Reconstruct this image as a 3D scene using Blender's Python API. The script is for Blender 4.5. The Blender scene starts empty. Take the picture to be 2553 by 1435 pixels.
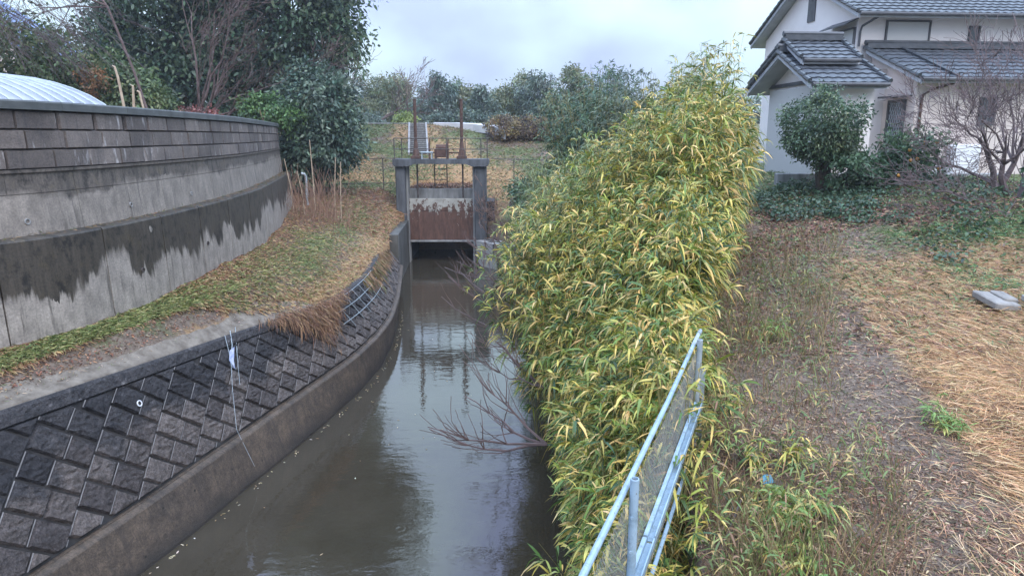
import bpy, math, random
import numpy as np
from mathutils import Vector
rng = np.random.default_rng(11)
random.seed(11)
SC = bpy.context.scene
COL = SC.collection
R = math.radians

# ------------------------------------------------------------------ camera, sky, sun, exposure
cd = bpy.data.cameras.new('camera'); cam = bpy.data.objects.new('camera', cd); COL.objects.link(cam)
cam.location = (0, 0, 0)
cam.rotation_euler = (R(90 - 12.52), 0, 0)
cd.sensor_width = 36; cd.lens = 36 * 1700 / 2553
cd.clip_start = 0.05; cd.clip_end = 3000
SC.camera = cam
SC.view_settings.view_transform = 'Standard'; SC.view_settings.look = 'None'
SC.view_settings.exposure = 0.6; SC.view_settings.gamma = 1
SC.render.engine = 'CYCLES'
SC.cycles.max_bounces = 7; SC.cycles.diffuse_bounces = 3; SC.cycles.transmission_bounces = 4
SC.cycles.use_denoising = True

w = bpy.data.worlds.new('World'); SC.world = w; w.use_nodes = True
nt = w.node_tree; N = nt.nodes; L = nt.links
bg = N['Background']; out = N['World Output']
sky = N.new('ShaderNodeTexSky'); sky.sky_type = 'NISHITA'; sky.sun_disc = False
sky.sun_elevation = R(48); sky.sun_rotation = R(155); sky.air_density = 1.0; sky.dust_density = 1.5
L.new(sky.outputs[0], bg.inputs[0]); bg.inputs[1].default_value = 0.1
bg2 = N.new('ShaderNodeBackground')
tc = N.new('ShaderNodeTexCoord')
mp = N.new('ShaderNodeMapping'); mp.inputs['Scale'].default_value = (2.2, 2.2, 3.4)
nz = N.new('ShaderNodeTexNoise'); nz.inputs['Scale'].default_value = 1.5; nz.inputs['Detail'].default_value = 5; nz.inputs['Roughness'].default_value = 0.45
rp = N.new('ShaderNodeValToRGB')
rp.color_ramp.elements[0].position = 0.40; rp.color_ramp.elements[0].color = (0.47, 0.56, 0.90, 1)
rp.color_ramp.elements[1].position = 0.58; rp.color_ramp.elements[1].color = (0.72, 0.92, 1.04, 1)
L.new(tc.outputs['Generated'], mp.inputs[0]); L.new(mp.outputs[0], nz.inputs[0]); L.new(nz.outputs[0], rp.inputs[0])
zt_ = N.new('ShaderNodeMix'); zt_.data_type = 'RGBA'; zt_.blend_type = 'MULTIPLY'; zt_.inputs[7].default_value = (.90, .96, 1.09, 1)
L.new(rp.outputs[0], zt_.inputs[6]); L.new(zt_.outputs[2], bg2.inputs[0])
sxyz = N.new('ShaderNodeSeparateXYZ'); L.new(tc.outputs['Generated'], sxyz.inputs[0])     # overcast sky: three times brighter overhead than at the horizon
cz = N.new('ShaderNodeMath'); cz.operation = 'MAXIMUM'; cz.inputs[1].default_value = 0.0; L.new(sxyz.outputs[2], cz.inputs[0])
cm = N.new('ShaderNodeMath'); cm.operation = 'MULTIPLY_ADD'; cm.inputs[1].default_value = 2.8; cm.inputs[2].default_value = 0.50; L.new(cz.outputs[0], cm.inputs[0]); L.new(cm.outputs[0], bg2.inputs[1]); L.new(cz.outputs[0], zt_.inputs[0])
mx = N.new('ShaderNodeMixShader'); mx.inputs[0].default_value = 0.86
L.new(bg.outputs[0], mx.inputs[1]); L.new(bg2.outputs[0], mx.inputs[2]); L.new(mx.outputs[0], out.inputs[0])

sd = bpy.data.lights.new('sun', 'SUN'); sd.energy = 1.5; sd.angle = R(50); sd.color = (1, .90, .77)
sun = bpy.data.objects.new('sun', sd); COL.objects.link(sun); sun.rotation_euler = (R(42), 0, R(25))
sun.location = (0, 0, 60)

# ------------------------------------------------------------------ helpers
def tag(o, label=None, cat=None, group=None, kind=None):
    if label: o['label'] = label
    if cat: o['category'] = cat
    if group: o['group'] = group
    if kind: o['kind'] = kind
    return o

def empty(name, loc, label, cat, group=None):
    o = bpy.data.objects.new(name, None); COL.objects.link(o); o.location = loc
    o.empty_display_size = .2
    return tag(o, label, cat, group)

def link(name, me, m, parent=None):
    me.materials.append(m)
    o = bpy.data.objects.new(name, me); COL.objects.link(o)
    if parent is not None:
        o.parent = parent
        ml = Vector((0, 0, 0)); q = parent
        while q is not None:
            ml = ml + q.location; q = q.parent
        o.location = -ml          # meshes are written in world metres
    return o

class MB:
    def __init__(s): s.v = []; s.f = []; s.uv = []; s.useuv = False
    def add(s, vs, fs, uvs=None):
        b = len(s.v); s.v += [tuple(map(float, a)) for a in vs]
        s.f += [tuple(b + i for i in f) for f in fs]
        if uvs is None: s.uv += [(0, 0)] * len(vs)
        else: s.uv += [tuple(map(float, a)) for a in uvs]; s.useuv = True
    def box(s, x0, x1, y0, y1, z0, z1, fr=None):
        P = [(x0,y0,z0),(x1,y0,z0),(x1,y1,z0),(x0,y1,z0),(x0,y0,z1),(x1,y0,z1),(x1,y1,z1),(x0,y1,z1)]
        if fr: P = [fr(*a) for a in P]
        s.add(P, [(0,3,2,1),(4,5,6,7),(0,1,5,4),(1,2,6,5),(2,3,7,6),(3,0,4,7)])
    def bbox(s, x0, x1, y0, y1, z0, z1, b=.02, fr=None):      # box with chamfered edges
        xs = (x0, x1); ys = (y0, y1); zs = (z0, z1); P = []; idx = {}
        for i in (0, 1):
            for j in (0, 1):
                for k in (0, 1):
                    sx, sy, sz = (1 if i == 0 else -1), (1 if j == 0 else -1), (1 if k == 0 else -1)
                    for ax, q in enumerate(((xs[i], ys[j] + sy*b, zs[k] + sz*b), (xs[i] + sx*b, ys[j], zs[k] + sz*b), (xs[i] + sx*b, ys[j] + sy*b, zs[k]))):
                        idx[(i, j, k, ax)] = len(P); P.append(q)
        Fs = []
        for a in (0, 1):
            Fs.append([idx[(a, 0, 0, 0)], idx[(a, 1, 0, 0)], idx[(a, 1, 1, 0)], idx[(a, 0, 1, 0)]][::(-1 if a == 0 else 1)])
            Fs.append([idx[(0, a, 0, 1)], idx[(1, a, 0, 1)], idx[(1, a, 1, 1)], idx[(0, a, 1, 1)]][::(1 if a == 0 else -1)])
            Fs.append([idx[(0, 0, a, 2)], idx[(1, 0, a, 2)], idx[(1, 1, a, 2)], idx[(0, 1, a, 2)]][::(-1 if a == 0 else 1)])
        for a in (0, 1):
            for c in (0, 1):
                Fs.append([idx[(a, c, 0, 0)], idx[(a, c, 1, 0)], idx[(a, c, 1, 1)], idx[(a, c, 0, 1)]])
                Fs.append([idx[(a, 0, c, 0)], idx[(a, 1, c, 0)], idx[(a, 1, c, 2)], idx[(a, 0, c, 2)]])
                Fs.append([idx[(0, a, c, 1)], idx[(1, a, c, 1)], idx[(1, a, c, 2)], idx[(0, a, c, 2)]])
        for i in (0, 1):
            for j in (0, 1):
                for k in (0, 1): Fs.append([idx[(i, j, k, 0)], idx[(i, j, k, 1)], idx[(i, j, k, 2)]])
        if fr: P = [fr(*a) for a in P]
        s.add(P, Fs)
    def tube(s, pts, rad, n=6, cap=True):
        pts = [np.array(p, float) for p in pts]
        if not hasattr(rad, '__len__'): rad = [rad] * len(pts)
        ref = np.array([.31, .17, .93]); vs = []; m = len(pts)
        for i, p in enumerate(pts):
            t = pts[min(i + 1, m - 1)] - pts[max(i - 1, 0)]; t = t / (np.linalg.norm(t) + 1e-9)
            if abs(t @ ref) > .97: rr = np.array([1., 0, 0])
            else: rr = ref
            a = np.cross(t, rr); a /= np.linalg.norm(a); b = np.cross(t, a)
            for k in range(n):
                th = 2 * math.pi * k / n; vs.append(p + rad[i] * (math.cos(th) * a + math.sin(th) * b))
        fs = [(i*n + k, i*n + (k+1) % n, (i+1)*n + (k+1) % n, (i+1)*n + k) for i in range(m-1) for k in range(n)]
        if cap: fs += [tuple(range(n))[::-1], tuple((m-1)*n + k for k in range(n))]
        s.add(vs, fs)
    def prism(s, poly, z0, z1):
        n = len(poly)
        s.add([(x, y, z0) for x, y in poly] + [(x, y, z1) for x, y in poly],
              [tuple(range(n))[::-1], tuple(range(n, 2*n))] + [(i, (i+1) % n, n + (i+1) % n, n + i) for i in range(n)])
    def build(s, name, m, parent=None, smooth=False):
        me = bpy.data.meshes.new(name); me.from_pydata(s.v, [], s.f); me.update()
        if s.useuv:
            uvl = me.uv_layers.new(name='UVMap'); li = np.empty(len(me.loops), np.int32); me.loops.foreach_get('vertex_index', li)
            uvl.data.foreach_set('uv', np.array(s.uv, np.float32)[li].ravel())
        if smooth: me.polygons.foreach_set('use_smooth', np.ones(len(me.polygons), bool))
        return link(name, me, m, parent)

def np_mesh(name, V, faces_flat, loop_start, loop_total, colors, m, parent=None, smooth=False):
    me = bpy.data.meshes.new(name)
    me.vertices.add(len(V)); me.vertices.foreach_set('co', V.astype(np.float32).ravel())
    me.loops.add(len(faces_flat)); me.loops.foreach_set('vertex_index', faces_flat.astype(np.int32))
    me.polygons.add(len(loop_start)); me.polygons.foreach_set('loop_start', loop_start.astype(np.int32))
    me.polygons.foreach_set('loop_total', loop_total.astype(np.int32))
    me.update(calc_edges=True)
    if colors is not None:
        a = me.attributes.new('Col', 'FLOAT_COLOR', 'POINT')
        c = np.ones((len(V), 4), np.float32); c[:, :3] = colors; a.data.foreach_set('color', c.ravel())
    if smooth: me.polygons.foreach_set('use_smooth', np.ones(len(loop_start), bool))
    return link(name, me, m, parent)

def nrm(a): return a / (np.linalg.norm(a, axis=-1, keepdims=True) + 1e-9)

def leaves(name, P, D, Ln, Wd, bend, c0, c1, m, parent=None, Nn=None):
    """many blades in one mesh: tri-quad-tri strip, drooping; c0 colour at the base, c1 at the tip"""
    n = len(P); D = nrm(D)
    if Nn is None: Nn = rng.normal(0, 1, (n, 3)) * .6 + np.array([0, 0, 1.])
    S = nrm(np.cross(D, Nn)); Ln = np.broadcast_to(Ln, n)[:, None]; Wd = np.broadcast_to(Wd, n)[:, None]; bend = np.broadcast_to(bend, n)[:, None]
    g = np.array([0, 0, -1.])
    def at(t): return P + D * Ln * t + g * bend * Ln * t * t
    V = np.empty((n, 6, 3)); V[:, 0] = at(0.)
    a = at(.3); V[:, 1] = a - S * Wd * .5; V[:, 2] = a + S * Wd * .5
    a = at(.68); V[:, 3] = a - S * Wd * .42; V[:, 4] = a + S * Wd * .42
    V[:, 5] = at(1.)
    b = (np.arange(n) * 6)[:, None]
    fl = np.concatenate([b + np.array([[0, 2, 1]]), b + np.array([[1, 2, 4, 3]]), b + np.array([[3, 4, 5]])], 1).ravel()
    lt = np.tile([3, 4, 3], n); ls = np.concatenate([[0], np.cumsum(lt)[:-1]])
    C = np.empty((n, 6, 3)); tt = np.array([0, .3, .3, .68, .68, 1.])[None, :, None]
    C[:] = c0[:, None, :] * (1 - tt) + c1[:, None, :] * tt
    return np_mesh(name, V.reshape(-1, 3), fl, ls, lt, np.clip(C.reshape(-1, 3), 0.004, .95), m, parent)

def pick(pal, n, jit=.18):
    pal = np.array(pal, float) * np.array([1.25, 1.22, 1.2, 1]); wts = pal[:, 3] / pal[:, 3].sum()
    c = pal[rng.choice(len(pal), n, p=wts), :3]
    return c * (1 + rng.normal(0, jit, (n, 1))).clip(.4, 1.8) * (1 + rng.normal(0, .05, (n, 3)))

def vnoise(x, y, f, seed=0):
    """smooth value noise in 0..1"""
    r = np.random.default_rng(seed); T = r.random((64, 64)); x = x * f + 11.3; y = y * f + 5.7
    i = np.floor(x).astype(int); j = np.floor(y).astype(int); u = x - i; v = y - j
    u = u*u*(3-2*u); v = v*v*(3-2*v)
    g = lambda a, b: T[a % 64, b % 64]
    return (g(i, j)*(1-u) + g(i+1, j)*u)*(1-v) + (g(i, j+1)*(1-u) + g(i+1, j+1)*u)*v

# ------------------------------------------------------------------ materials
def nodes(name):
    m = bpy.data.materials.new(name); m.use_nodes = True
    t = m.node_tree; b = t.nodes['Principled BSDF']
    return m, t, b
def nn(t, typ, **kw):
    n = t.nodes.new(typ)
    for k, v in kw.items():
        if k in n.inputs: n.inputs[k].default_value = v
        else: setattr(n, k, v)
    return n
def ramp(t, src, stops):
    r = nn(t, 'ShaderNodeValToRGB'); e = r.color_ramp.elements
    while len(e) < len(stops): e.new(.5)
    for k, (p, c) in enumerate(stops):
        e[k].position = p; e[k].color = (*c, 1) if len(c) == 3 else c
    t.links.new(src, r.inputs[0]); return r
def mixc(t, f, a, b, blend='MIX'):
    m = nn(t, 'ShaderNodeMix', data_type='RGBA', blend_type=blend)
    for i, s in ((0, f), (6, a), (7, b)):
        if hasattr(s, 'is_linked') or hasattr(s, 'links'): t.links.new(s, m.inputs[i])
        else: m.inputs[i].default_value = s if i == 0 else (*s, 1)
    return m.outputs[2]
def math_(t, op, a, b=None, clamp=False):
    m = nn(t, 'ShaderNodeMath', operation=op); m.use_clamp = clamp
    for i, s in ((0, a), (1, b)):
        if s is None: continue
        if hasattr(s, 'links'): t.links.new(s, m.inputs[i])
        else: m.inputs[i].default_value = s
    return m.outputs[0]
def noise(t, vec, scale, detail=4, rough=.6):
    n = nn(t, 'ShaderNodeTexNoise', Scale=scale, Detail=detail, Roughness=rough)
    if vec is not None: t.links.new(vec, n.inputs['Vector'])
    return n.outputs[0]
def objvec(t): return nn(t, 'ShaderNodeTexCoord').outputs['Object']
def uvvec(t): return nn(t, 'ShaderNodeTexCoord').outputs['UV']
def mapv(t, v, sc, loc=(0, 0, 0)):
    m = nn(t, 'ShaderNodeMapping'); m.inputs['Scale'].default_value = sc; m.inputs['Location'].default_value = loc
    t.links.new(v, m.inputs[0]); return m.outputs[0]
def bump(t, b, h, strength=.4, dist=.02):
    n = nn(t, 'ShaderNodeBump'); n.inputs['Strength'].default_value = strength; n.inputs['Distance'].default_value = dist
    t.links.new(h, n.inputs['Height']); t.links.new(n.outputs[0], b.inputs['Normal'])

def plain(name, c0, c1, scale=3, rough=.7, bs=.2, bd=.01, bscale=None, metal=0, streak=None):
    m, t, b = nodes(name); v = objvec(t)
    if streak: v2 = mapv(t, v, streak)
    else: v2 = v
    r = ramp(t, noise(t, v2, scale), [(.3, c0), (.7, c1)])
    t.links.new(r.outputs[0], b.inputs['Base Color']); b.inputs['Roughness'].default_value = rough; b.inputs['Metallic'].default_value = metal
    if bs: bump(t, b, noise(t, v, bscale or scale * 6), bs, bd)
    return m

def leafmat(name, rough=.45, trans=.22, spec=.45):
    m, t, b = nodes(name)
    a = nn(t, 'ShaderNodeAttribute', attribute_name='Col')
    t.links.new(a.outputs['Color'], b.inputs['Base Color']); b.inputs['Roughness'].default_value = rough
    b.inputs['Specular IOR Level'].default_value = spec
    tr = nn(t, 'ShaderNodeBsdfTranslucent'); t.links.new(a.outputs['Color'], tr.inputs[0])
    ms = nn(t, 'ShaderNodeMixShader'); ms.inputs[0].default_value = trans
    o = t.nodes['Material Output']
    t.links.new(b.outputs[0], ms.inputs[1]); t.links.new(tr.outputs[0], ms.inputs[2]); t.links.new(ms.outputs[0], o.inputs[0])
    return m
M_LEAF = leafmat('leaf'); M_STRAW = leafmat('straw', .6, .15, .3)

def concrete_stained(name, pale, dark, edge, teeth, v0, h, uscale=1., wetlow=False):
    """poured concrete with a water stain running down from the top edge in tongues. uv = metres along, height"""
    m, t, b = nodes(name); uv = uvvec(t)
    sx = nn(t, 'ShaderNodeSeparateXYZ'); t.links.new(uv, sx.inputs[0])
    n1 = noise(t, mapv(t, uv, (.42*uscale, .0, 0)), 1.0, 1, .4)
    n2 = noise(t, mapv(t, uv, (1.45*uscale, .25, 0), (3.7, 0, 0)), 1.0, 3, .6)
    n3 = noise(t, mapv(t, uv, (5.5*uscale, .5, 0)), 1.0, 3, .7)
    hgt = math_(t, 'DIVIDE', math_(t, 'SUBTRACT', sx.outputs[1], v0), h)
    f = math_(t, 'ADD', hgt, math_(t, 'MULTIPLY', math_(t, 'SUBTRACT', n1, .5), teeth * 1.5))
    f = math_(t, 'ADD', f, math_(t, 'MULTIPLY', math_(t, 'SUBTRACT', n2, .5), teeth * 1.7))
    f = math_(t, 'ADD', f, math_(t, 'MULTIPLY', math_(t, 'SUBTRACT', n3, .5), teeth * .9))
    soft = noise(t, mapv(t, uv, (.9, .9, 1), (9, 2, 0)), 1.3, 2, .5)
    st0 = math_(t, 'DIVIDE', math_(t, 'SUBTRACT', f, edge), math_(t, 'MULTIPLY', math_(t, 'SUBTRACT', soft, .28, True), .45))
    st = ramp(t, st0, [(.0, (0, 0, 0)), (1., (1, 1, 1))]).outputs[0]
    blot = noise(t, mapv(t, uv, (1.6, 1.1, 1)), 2.2, 5, .65)
    strk = noise(t, mapv(t, uv, (9, .5, 1)), 1., 4, .7)
    pl = mixc(t, ramp(t, blot, [(.35, (0, 0, 0)), (.65, (1, 1, 1))]).outputs[0], pale, tuple(c * .58 for c in pale))
    pl = mixc(t, math_(t, 'MULTIPLY', ramp(t, strk, [(.48, (0, 0, 0)), (.68, (1, 1, 1))]).outputs[0], .55), pl, tuple(c * .5 for c in pale))
    dk = mixc(t, ramp(t, strk, [(.3, (0, 0, 0)), (.7, (1, 1, 1))]).outputs[0], dark, tuple(c * 2.3 for c in dark))
    dk = mixc(t, ramp(t, blot, [(.55, (0, 0, 0)), (.75, (1, 1, 1))]).outputs[0], dk, (dark[0]*2.2, dark[1]*2.1, dark[2]*1.6))
    pit = noise(t, uv, 26, 5, .8)
    mold = noise(t, mapv(t, uv, (2.2, 1.4, 1), (3, 8, 0)), 2.0, 6, .75)
    dk = mixc(t, ramp(t, mold, [(.5, (0, 0, 0)), (.62, (1, 1, 1))]).outputs[0], dk, tuple(q * .45 for q in dark))
    c = mixc(t, st, pl, dk)
    c = mixc(t, 1.0, c, ramp(t, pit, [(.3, (.62, .62, .62)), (.7, (1.35, 1.34, 1.32))]).outputs[0], 'MULTIPLY')
    drp = noise(t, mapv(t, uv, (3.1, .22, 1), (5, 0, 0)), 2.0, 4, .7)
    c = mixc(t, math_(t, 'MULTIPLY', ramp(t, drp, [(.56, (0, 0, 0)), (.66, (1, 1, 1))]).outputs[0], .6), c, tuple(q * .9 for q in dark))
    t.links.new(c, b.inputs['Base Color'])
    b.inputs['Roughness'].default_value = .62
    bump(t, b, pit, .45, .014)
    return m

M_LOWER = concrete_stained('stained_concrete', (.38, .33, .285), (.034, .027, .020), .40, .62, -2.95, 1.45)
M_BAND = concrete_stained('band_concrete', (.30, .255, .215), (.066, .054, .045), .62, .36, -1.5, 1.0, .7)
M_BLOCK = None
def blockmat():
    m, t, b = nodes('concrete_block'); uv = uvvec(t); ov = objvec(t)
    strk = noise(t, mapv(t, uv, (7, .8, 1)), 1., 4, .7)
    blot = noise(t, ov, 1.3, 5, .7); gi = nn(t, 'ShaderNodeNewGeometry'); fin = noise(t, ov, 30, 5, .8)
    c = mixc(t, ramp(t, blot, [(.3, (0, 0, 0)), (.7, (1, 1, 1))]).outputs[0], (.18, .15, .132), (.082, .068, .062))
    c = mixc(t, math_(t, 'MULTIPLY', ramp(t, strk, [(.52, (0, 0, 0)), (.68, (1, 1, 1))]).outputs[0], .7), c, (.05, .048, .05))
    wh = noise(t, mapv(t, uv, (6, 1.2, 1), (31, 4, 0)), 1., 3, .6)
    c = mixc(t, math_(t, 'MULTIPLY', ramp(t, wh, [(.60, (0, 0, 0)), (.70, (1, 1, 1))]).outputs[0], .75), c, (.45, .43, .43))
    c = mixc(t, 1.0, c, ramp(t, gi.outputs['Random Per Island'], [(0, (.72, .70, .70)), (1, (1.3, 1.28, 1.26))]).outputs[0], 'MULTIPLY')
    c = mixc(t, 1.0, c, ramp(t, fin, [(.3, (.6, .6, .6)), (.7, (1.4, 1.38, 1.36))]).outputs[0], 'MULTIPLY')
    t.links.new(c, b.inputs['Base Color']); b.inputs['Roughness'].default_value = .7
    bump(t, b, fin, .8, .02); return m
M_BLOCK = blockmat()
M_CAP = plain('wall_coping', (.05, .054, .053), (.105, .11, .107), 2.5, .6, .3, .008, 40)
M_DARKGAP = plain('dark_gap_core', (.05, .047, .045), (.085, .08, .078), 4, .9)  # even dark tone of the core seen between the blocks

def stonemat():
    m, t, b = nodes('rough_block_stone'); uv = uvvec(t); ov = objvec(t)
    sx = nn(t, 'ShaderNodeSeparateXYZ'); t.links.new(uv, sx.inputs[0])
    n1 = noise(t, mapv(t, uv, (1.1, .7, 1)), 1.0, 4, .6)
    hh = math_(t, 'ADD', math_(t, 'DIVIDE', sx.outputs[1], 2.0), math_(t, 'MULTIPLY', math_(t, 'SUBTRACT', n1, .5), 1.3))
    wet = ramp(t, hh, [(.40, (0, 0, 0)), (.58, (1, 1, 1))]).outputs[0]
    fine = noise(t, ov, 9, 6, .75)
    dry = mixc(t, ramp(t, fine, [(.3, (0, 0, 0)), (.7, (1, 1, 1))]).outputs[0], (.055, .049, .046), (.165, .145, .138))
    wt = mixc(t, ramp(t, fine, [(.3, (0, 0, 0)), (.7, (1, 1, 1))]).outputs[0], (.016, .016, .019), (.075, .072, .076))
    c = mixc(t, wet, dry, wt)
    gi = nn(t, 'ShaderNodeNewGeometry')
    c = mixc(t, 1.0, c, ramp(t, gi.outputs['Random Per Island'], [(0, (.62, .60, .62)), (1, (1.35, 1.30, 1.26))]).outputs[0], 'MULTIPLY')
    spk = noise(t, ov, 46, 4, .8)
    c = mixc(t, 1.0, c, ramp(t, spk, [(.32, (.45, .45, .46)), (.68, (1.7, 1.66, 1.6))]).outputs[0], 'MULTIPLY')
    lich = noise(t, mapv(t, uv, (.9, .9, 1), (7, 3, 0)), 2.3, 4, .7)
    up = ramp(t, sx.outputs[1], [(.0, (0, 0, 0)), (1., (0, 0, 0))])
    up = math_(t, 'MULTIPLY', math_(t, 'SUBTRACT', sx.outputs[1], 1.35, True), 2.2, True)
    lf = math_(t, 'MULTIPLY', ramp(t, lich, [(.60, (0, 0, 0)), (.70, (1, 1, 1))]).outputs[0], math_(t, 'MULTIPLY', up, .8))
    c = mixc(t, lf, c, (.30, .28, .28))
    t.links.new(c, b.inputs['Base Color']); b.inputs['Roughness'].default_value = .6
    b.inputs['Specular IOR Level'].default_value = .35
    mus = nn(t, 'ShaderNodeTexVoronoi', Scale=11.); t.links.new(ov, mus.inputs['Vector'])
    h = math_(t, 'ADD', noise(t, ov, 14, 6, .75), math_(t, 'MULTIPLY', mus.outputs[0], .5))
    bump(t, b, h, 1.0, .075); return m
M_STONE = stonemat()
M_JOINT = plain('block_joint', (.02, .019, .02), (.05, .047, .045), 5, .9)
M_JOINTL = plain('pale_joint_mortar', (.12, .112, .108), (.30, .28, .27), 5, .8)
def footmat():
    m, t, b = nodes('foundation_concrete'); uv = uvvec(t); ov = objvec(t)
    blot = noise(t, ov, 1.4, 6, .75); fine = noise(t, ov, 34, 5, .85); sx = nn(t, 'ShaderNodeSeparateXYZ'); t.links.new(uv, sx.inputs[0])
    c = mixc(t, ramp(t, blot, [(.35, (0, 0, 0)), (.65, (1, 1, 1))]).outputs[0], (.125, .095, .07), (.058, .046, .037))
    midn = noise(t, ov, 6.5, 6, .8); strf = noise(t, mapv(t, uv, (5, .6, 1)), 1.4, 5, .75)
    c = mixc(t, 1.0, c, ramp(t, midn, [(.3, (.5, .5, .5)), (.7, (1.6, 1.55, 1.5))]).outputs[0], 'MULTIPLY')
    c = mixc(t, math_(t, 'MULTIPLY', ramp(t, strf, [(.5, (0, 0, 0)), (.66, (1, 1, 1))]).outputs[0], .6), c, (.035, .03, .027))
    wl = math_(t, 'ADD', sx.outputs[1], math_(t, 'MULTIPLY', math_(t, 'SUBTRACT', noise(t, mapv(t, uv, (1.2, .5, 1)), 1.5, 4, .6), .5), .5))
    c = mixc(t, ramp(t, math_(t, 'ADD', wl, 6.4), [(.25, (1, 1, 1)), (.55, (0, 0, 0))]).outputs[0], c, (.038, .032, .027))
    c = mixc(t, 1.0, c, ramp(t, fine, [(.3, (.45, .45, .46)), (.7, (1.6, 1.55, 1.5))]).outputs[0], 'MULTIPLY')
    vor = nn(t, 'ShaderNodeTexVoronoi', Scale=3.2); t.links.new(ov, vor.inputs['Vector'])
    c = mixc(t, ramp(t, vor.outputs[0], [(.05, (1, 1, 1)), (.09, (0, 0, 0))]).outputs[0], c, (.015, .013, .012))
    t.links.new(c, b.inputs['Base Color']); b.inputs['Roughness'].default_value = .6
    bump(t, b, fine, .8, .03); return m
M_FOOT = footmat()
M_GATEC = plain('weathered_dark_concrete', (.032, .034, .038), (.115, .12, .13), 1.6, .75, .35, .02, 18, 0, (2.2, 2.2, .45))
M_PALEC = plain('pale_concrete', (.15, .15, .15), (.33, .33, .325), 1.6, .75, .3, .015, 20, 0, (3, 3, .6))
M_RUST = plain('rusted_steel', (.055, .03, .024), (.13, .07, .05), 5, .8, .3, .01, 30)
M_IRON = plain('dark_iron', (.045, .038, .036), (.10, .08, .075), 6, .6, .2, .005, 40)
M_BLACK = plain('dark_void', (.01, .012, .012), (.02, .022, .022), 3, .9)
def bluepaint():
    m, t, b = nodes('pale_blue_paint'); o_ = objvec(t)
    p = ramp(t, noise(t, o_, 5, 4), [(.3, (.22, .315, .39)), (.7, (.32, .42, .49))]).outputs[0]
    d = mixc(t, math_(t, 'MULTIPLY', ramp(t, noise(t, o_, 14, 5, .7), [(.5, (0, 0, 0)), (.7, (1, 1, 1))]).outputs[0], .6), p, (.13, .17, .18))
    rs = ramp(t, noise(t, o_, 38, 5, .75), [(.63, (0, 0, 0)), (.67, (1, 1, 1))]).outputs[0]
    t.links.new(mixc(t, rs, d, (.10, .05, .03)), b.inputs['Base Color']); b.inputs['Roughness'].default_value = .42; bump(t, b, noise(t, o_, 40), .25, .004); return m
M_BLUEP = bluepaint()
M_GALV = plain('galvanised_steel', (.28, .33, .36), (.45, .50, .53), 9, .45, .15, .003, 60, .3)
M_WIRE = plain('mesh_wire', (.16, .16, .16), (.30, .29, .28), 9, .5, 0)
M_WHITE = plain('white_plastic', (.68, .69, .72), (.80, .80, .82), 5, .5, .1)
M_BARK = plain('bark', (.05, .038, .03), (.13, .10, .085), 5, .85, .6, .03, 16, 0, (1, 1, .3))
M_TWIG = plain('twig_bark', (.075, .05, .045), (.16, .11, .10), 7, .8, 0)
M_TWIGP = plain('plum_bark', (.075, .052, .05), (.17, .125, .125), 7, .8, 0)
M_CANE = plain('dry_cane', (.30, .22, .15), (.48, .38, .27), 6, .7, 0)
M_CULM = plain('bamboo_culm', (.13, .13, .04), (.27, .23, .09), 4, .5, 0)
M_STUCCO = plain('white_render', (.70, .645, .615), (.78, .72, .69), 1.2, .85, .2, .006, 90)
M_STUCCO2 = plain('cream_render', (.60, .515, .47), (.68, .595, .55), 1.2, .85, .2, .006, 90)
M_TILE = plain('grey_roof_tile', (.04, .045, .055), (.10, .11, .125), 3.5, .5, .25, .01, 25)
M_RIDGE = plain('dark_ridge_tile', (.035, .04, .046), (.075, .08, .09), 4, .4, .2, .01, 25)
M_WOODD = plain('dark_trim', (.05, .05, .055), (.10, .10, .105), 4, .6, .15)
M_BARGE = plain('pale_barge_board', (.33, .34, .36), (.42, .43, .45), 3, .6, .1)
M_MASKPANEL = plain('grey_mask_panel', (.49, .48, .465), (.53, .52, .50), .7, .6, .05, .003, 30)  # for grey panels built where privacy masks hide windows and wall
M_GLASS = plain('dark_glass', (.05, .055, .065), (.10, .105, .12), 1.5, .12, 0)
def polymat():
    m, t, b = nodes('tunnel_film'); ov = objvec(t)
    r = ramp(t, noise(t, mapv(t, ov, (1, .4, 1)), 1.3, 5, .65), [(.3, (.22, .235, .27)), (.7, (.38, .395, .43))])
    t.links.new(r.outputs[0], b.inputs['Base Color']); b.inputs['Roughness'].default_value = .3; return m
M_FILM = polymat()
M_BLUER = plain('blue_roof_sheet', (.07, .11, .22), (.11, .16, .29), 2, .5, .1)

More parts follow.
